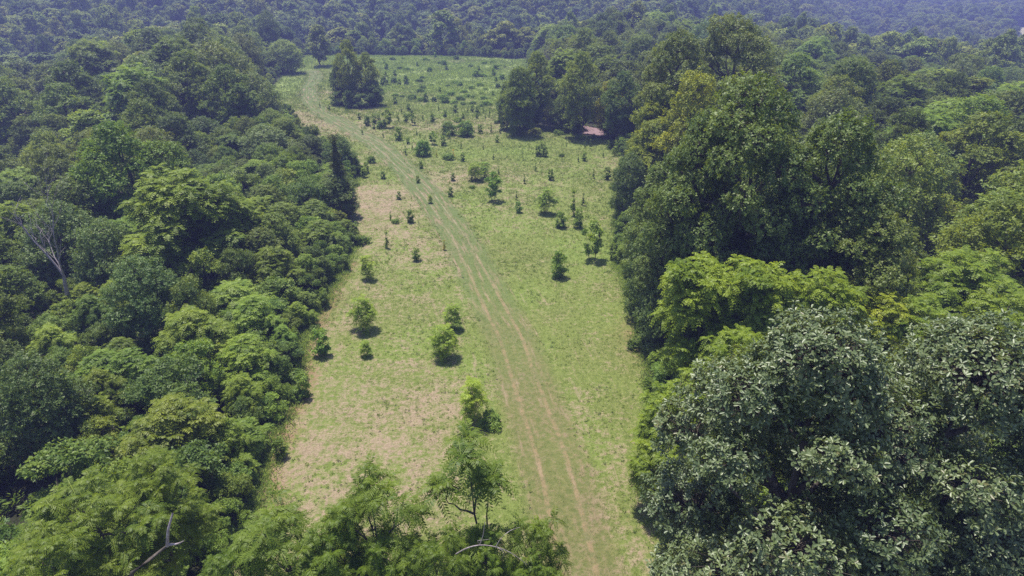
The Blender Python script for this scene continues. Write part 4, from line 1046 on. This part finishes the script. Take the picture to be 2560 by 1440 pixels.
col = mixc(nt, mathn(nt, 'MULTIPLY', rutn, .42), col, rutc)
# side streaks of bare thatch left by the mower near the track
sd_ = mathn(nt, 'MULTIPLY', ramp(nt, streak, .60, .68), ramp(nt, ab, 8., 4.))
col = mixc(nt, mathn(nt, 'MULTIPLY', sd_, .45), col, (.38, .29, .19))
col = mixc(nt, mathn(nt, 'MULTIPLY', ea, ramp(nt, n1, .35, .6)), col, (.30, .17, .11))
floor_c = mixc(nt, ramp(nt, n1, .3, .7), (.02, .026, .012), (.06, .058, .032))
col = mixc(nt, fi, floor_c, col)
col = mixc(nt, ff, col, (.42, .38, .20))
bs = nt.nodes.new("ShaderNodeBsdfPrincipled"); bs.inputs["Roughness"].default_value = .9; bs.inputs["Specular IOR Level"].default_value = .15
nt.links.new(col, bs.inputs["Base Color"])
bp = nt.nodes.new("ShaderNodeBump"); bp.inputs["Strength"].default_value = 1.; bp.inputs["Distance"].default_value = .2
nt.links.new(mathn(nt, 'ADD', n1, mathn(nt, 'MULTIPLY', n3, .35)), bp.inputs["Height"]); nt.links.new(bp.outputs[0], bs.inputs["Normal"])
nt.links.new(bs.outputs[0], out.inputs[0])
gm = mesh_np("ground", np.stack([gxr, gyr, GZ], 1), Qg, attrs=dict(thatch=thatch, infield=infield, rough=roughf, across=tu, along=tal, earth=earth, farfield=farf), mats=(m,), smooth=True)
go_ = single("ground", gm); go_["kind"] = "structure"; go_["label"] = "meadow with a mown grass track, and woodland floor around it"

# ------------------------------------------------------------------ grass blades, weeds, undergrowth
M_GRASS = leafmat("grass_blades", (.15, .205, .055), (.26, .32, .115), .6, .5, .25, tr=(1.3, 1.3, .6), gain=None)
M_STRAW = leafmat("straw_blades", (.25, .18, .11), (.44, .34, .22), .7, .15, .2, tr=(1, 1, 1), gain=None)
M_TALL = leafmat("tall_grass_blades", (.24, .33, .085), (.38, .46, .16), .6, .6, .2, tr=(1.2, 1.2, .7), gain=None)
Rg = np.random.default_rng(3)
def scatter(n, p=1.6, y0=16, y1=240):
    y = y0 + (y1 - y0) * Rg.random(n) ** p
    x = xl(y) + (xr(y) - xl(y)) * Rg.random(n)
    return x, y
def blades(x, y, h, wd, k, tone):
    z = ground(x, y)
    n = len(x); b = Buf()
    P_ = np.repeat(np.stack([x, y, z + .0], 1), k, 0) + np.concatenate([Rg.normal(0, 1, (n * k, 2)) * np.repeat(h, k)[:, None] * .55, np.zeros((n * k, 1))], 1)
    D_ = Rg.normal(0, .75, (n * k, 3)); D_[:, 2] = 1.0
    leaf_quads(b, P_, D_, Rg.normal(0, 1, (n * k, 3)) + [0, -.4, .3], np.repeat(h, k) * Rg.uniform(.6, 1.3, n * k), np.repeat(wd, k), np.clip(np.repeat(tone, k) + Rg.normal(0, .12, n * k), 0, 1))
    return b
xf, yf = scatter(16000, 1.3)
kf = (fbm(xf, yf, 4, 133) > .5) & (np.abs(track_uv(xf, yf)[0]) > 1.6)
xf, yf = xf[kf], yf[kf]
b = Buf(); rosettes(b, Rg, np.stack([xf, yf, ground(xf, yf) + .05 + .12 * Rg.random(len(xf))], 1), Rg.normal(0, .25, (len(xf), 3)) + [0, 0, 1], 7, np.clip(yf / 45, .8, 3) * Rg.uniform(.07, .17, len(xf)), .45, tone=Rg.uniform(.1, .8, len(xf)))
o = single("meadow_weeds", b.mesh("meadow_weeds", M_GREEN)); o["kind"] = "stuff"; o["label"] = "low broad-leaved weeds dotted through the mown meadow"
x, y = scatter(62000)
a_, al_ = track_uv(x, y)
thv = thatch_f(x, y) + (fbm(x, y, 1.3, 91) - .5) * 1.3
on = (np.abs(a_) < 1.9) & (Rg.random(len(x)) < .85)
gsel = (thv < .62) & ~on
sc_ = np.clip(y / 42, .8, 4.)
b = blades(x[gsel], y[gsel], (.105 * sc_ * Rg.uniform(.6, 1.5, len(x)))[gsel], (.022 * sc_)[gsel], 5, np.clip(fbm(x, y, 6, 71) * 1.2 - .1, 0, 1)[gsel])
o = single("meadow_grass", b.mesh("meadow_grass", M_GRASS)); o["kind"] = "stuff"; o["label"] = "short green grass tufts of the mown meadow"
ssel = (thv > .5) & ~on & (y < 175)
b = blades(x[ssel], y[ssel], (.06 * sc_ * Rg.uniform(.6, 1.4, len(x)))[ssel], (.016 * sc_)[ssel], 4, Rg.random(ssel.sum()))
o = single("dry_grass", b.mesh("dry_grass", M_STRAW)); o["kind"] = "stuff"; o["label"] = "dry straw-coloured cut grass lying on the meadow"
# tall rough grass and weeds of the upper meadow and along the wood edges
x = Rg.uniform(-72, 6, 26000); y = Rg.uniform(140, 242, 26000)
rf = S((y - np.interp(x, [-60, -34, -20, 0], [176, 160, 160, 143])) / 3) * S((x - np.interp(y, [140, 200, 240], [-30, -40, -46])) / 4)
rf = np.maximum(rf, S((y - 205) / 5)); dd_, _ = outside(x, y)
k_ = (rf > .5) & (dd_ < 0) & (fbm(x, y, 7, 12) > .38)
b = blades(x[k_], y[k_], Rg.uniform(.25, .6, k_.sum()), np.full(k_.sum(), .12), 5, np.clip(fbm(x, y, 10, 72) * 1.4 - .2, 0, 1)[k_])
y2 = 18 + 150 * Rg.random(15000); sd2 = Rg.random(15000) < .55
off = Rg.normal(.0, .5, 15000)
x2 = np.where(sd2, xl(y2) - off, xr(y2) + off)
y2[::3] = 18 + 50 * Rg.random(len(y2[::3]))
x2 = np.where(sd2, xl(y2) - off, xr(y2) + off)
b2 = blades(x2, y2, Rg.uniform(.2, .55, 15000), np.full(15000, .05), 4, Rg.random(15000) * .7)
b.V += b2.V; b.Q += [q_ + b.n for q_ in b2.Q]; b.A += b2.A
o = single("tall_weeds", b.mesh("tall_weeds", M_TALL)); o["kind"] = "stuff"; o["label"] = "tall rough grass and weeds of the upper meadow and wood edges"
n = 30000
y = 10 + 150 * Rg.random(n) ** 1.1; x = Rg.uniform(-1, 1, n) * (.84 * y + 20)
dd_, _ = outside(x, y); k_ = dd_ > .8
x = x[k_]; y = y[k_]; z = ground(x, y) + Rg.uniform(.15, 1.3, len(x)) * np.clip(dd_[k_] / 3, .3, 1)
b = Buf(); rosettes(b, Rg, np.stack([x, y, z], 1), Rg.normal(0, .35, (len(x), 3)) + [0, 0, 1], 8, Rg.uniform(.22, .42, len(x)), .5, tone=Rg.uniform(.15, .7, len(x)))
o = single("undergrowth", b.mesh("undergrowth", M_SHRUB)); o["kind"] = "stuff"; o["label"] = "leafy undergrowth covering the woodland floor"

# ------------------------------------------------------------------ haze
b = Buf(); boxm(b, (0, 1130, 40), (4700, 2540, 260))
hm, nt, out = mat_new("haze")
pv = nt.nodes.new("ShaderNodeVolumePrincipled")
pv.inputs["Color"].default_value = (.38, .42, 1.0, 1); pv.inputs["Density"].default_value = .0010
pv.inputs["Anisotropy"].default_value = .1
nt.links.new(pv.outputs[0], out.inputs["Volume"])
hz = single("haze", b.mesh("haze", hm)); hz["kind"] = "stuff"; hz["label"] = "blue summer haze over the distant woods"

# ------------------------------------------------------------------ labels
LM = [(900, 200, "the meadow tree island"), (1475, 322, "the pink shed roof"), (120, 620, "the bare dead tree"), (1900, 330, "the big dark right wood mass"),
      (2150, 1000, "the glossy bottom right tree"), (1385, 190, "the grey bare-branched tree"), (430, 1330, "the white broken snag"), (852, 430, "the narrow cedar"),
      (705, 150, "the spreading light green tree"), (1170, 1180, "the open bottom centre tree"), (1480, 600, "the lone round-headed meadow tree"),
      (470, 200, "the left wood's summit"), (430, 520, "the large bright feathery tree"), (2220, 760, "the yellowest feathery tree"), (1835, 70, "the highest olive pair"),
      (1058, 370, "the biggest dark meadow bush"), (1150, 322, "the pair of round bushes"), (1211, 430, "the twin feathery saplings"), (1110, 860, "the stacked feathery saplings"),
      (160, 200, "the big upper left dome"), (2545, 90, "the tan far field"), (1100, 138, "the meadow's far end"), (940, 370, "the track's bend"),
      (1905, 690, "the two peaked feathery trees"), (2450, 680, "the right edge feathery tree"), (275, 350, "the fresh green tree"), (820, 590, "the meadow's left notch")]
ORD = ["first", "second", "third", "fourth", "fifth", "sixth", "seventh", "eighth", "ninth", "tenth", "eleventh", "twelfth"]
for t in THINGS:
    if t['label']:
        if t['label'] != "x": t['o']["label"] = t['label']
        continue
    bst = min(LM, key=lambda l: math.hypot(t['px'] - l[0], (t['py'] - l[1]) * 1.2))
    dx = t['px'] - bst[0]; dy = t['py'] - bst[1]; D = math.hypot(dx, dy)
    dist = "just " if D < 90 else ("well " if D > 230 else "")
    if abs(dx) > 2 * abs(dy): rel = "right of" if dx > 0 else "left of"
    elif abs(dy) > 2 * abs(dx): rel = "below" if dy > 0 else "above"
    else: rel = ("below" if dy > 0 else "above") + (" and right of" if dx > 0 else " and left of")
    t['auto'] = (t['look'], f"{dist}{rel} {bst[2]}")
from collections import defaultdict
gr = defaultdict(list)
for t in THINGS:
    if not t['label']: gr[t['auto']].append(t)
for (lk, where), ts_ in gr.items():
    if len(ts_) == 1: ts_[0]['o']["label"] = f"{lk} {where}"; continue
    ts_.sort(key=lambda t: t['px'])
    n = len(ts_)
    for i_, t in enumerate(ts_):
        if i_ == 0: o_ = "leftmost"
        elif i_ == n - 1: o_ = "rightmost"
        elif i_ < 12: o_ = ORD[i_] + " from left"
        else: o_ = f"{i_+1}th from left"
        t['o']["label"] = f"{o_}, {lk} {where}"
for t in THINGS:
    w_ = t['o']["label"].split()
    if len(w_) > 16: t['o']["label"] = " ".join(w_[:16])
print("labels", len(THINGS), "unique", len({t['o']['label'] for t in THINGS}))
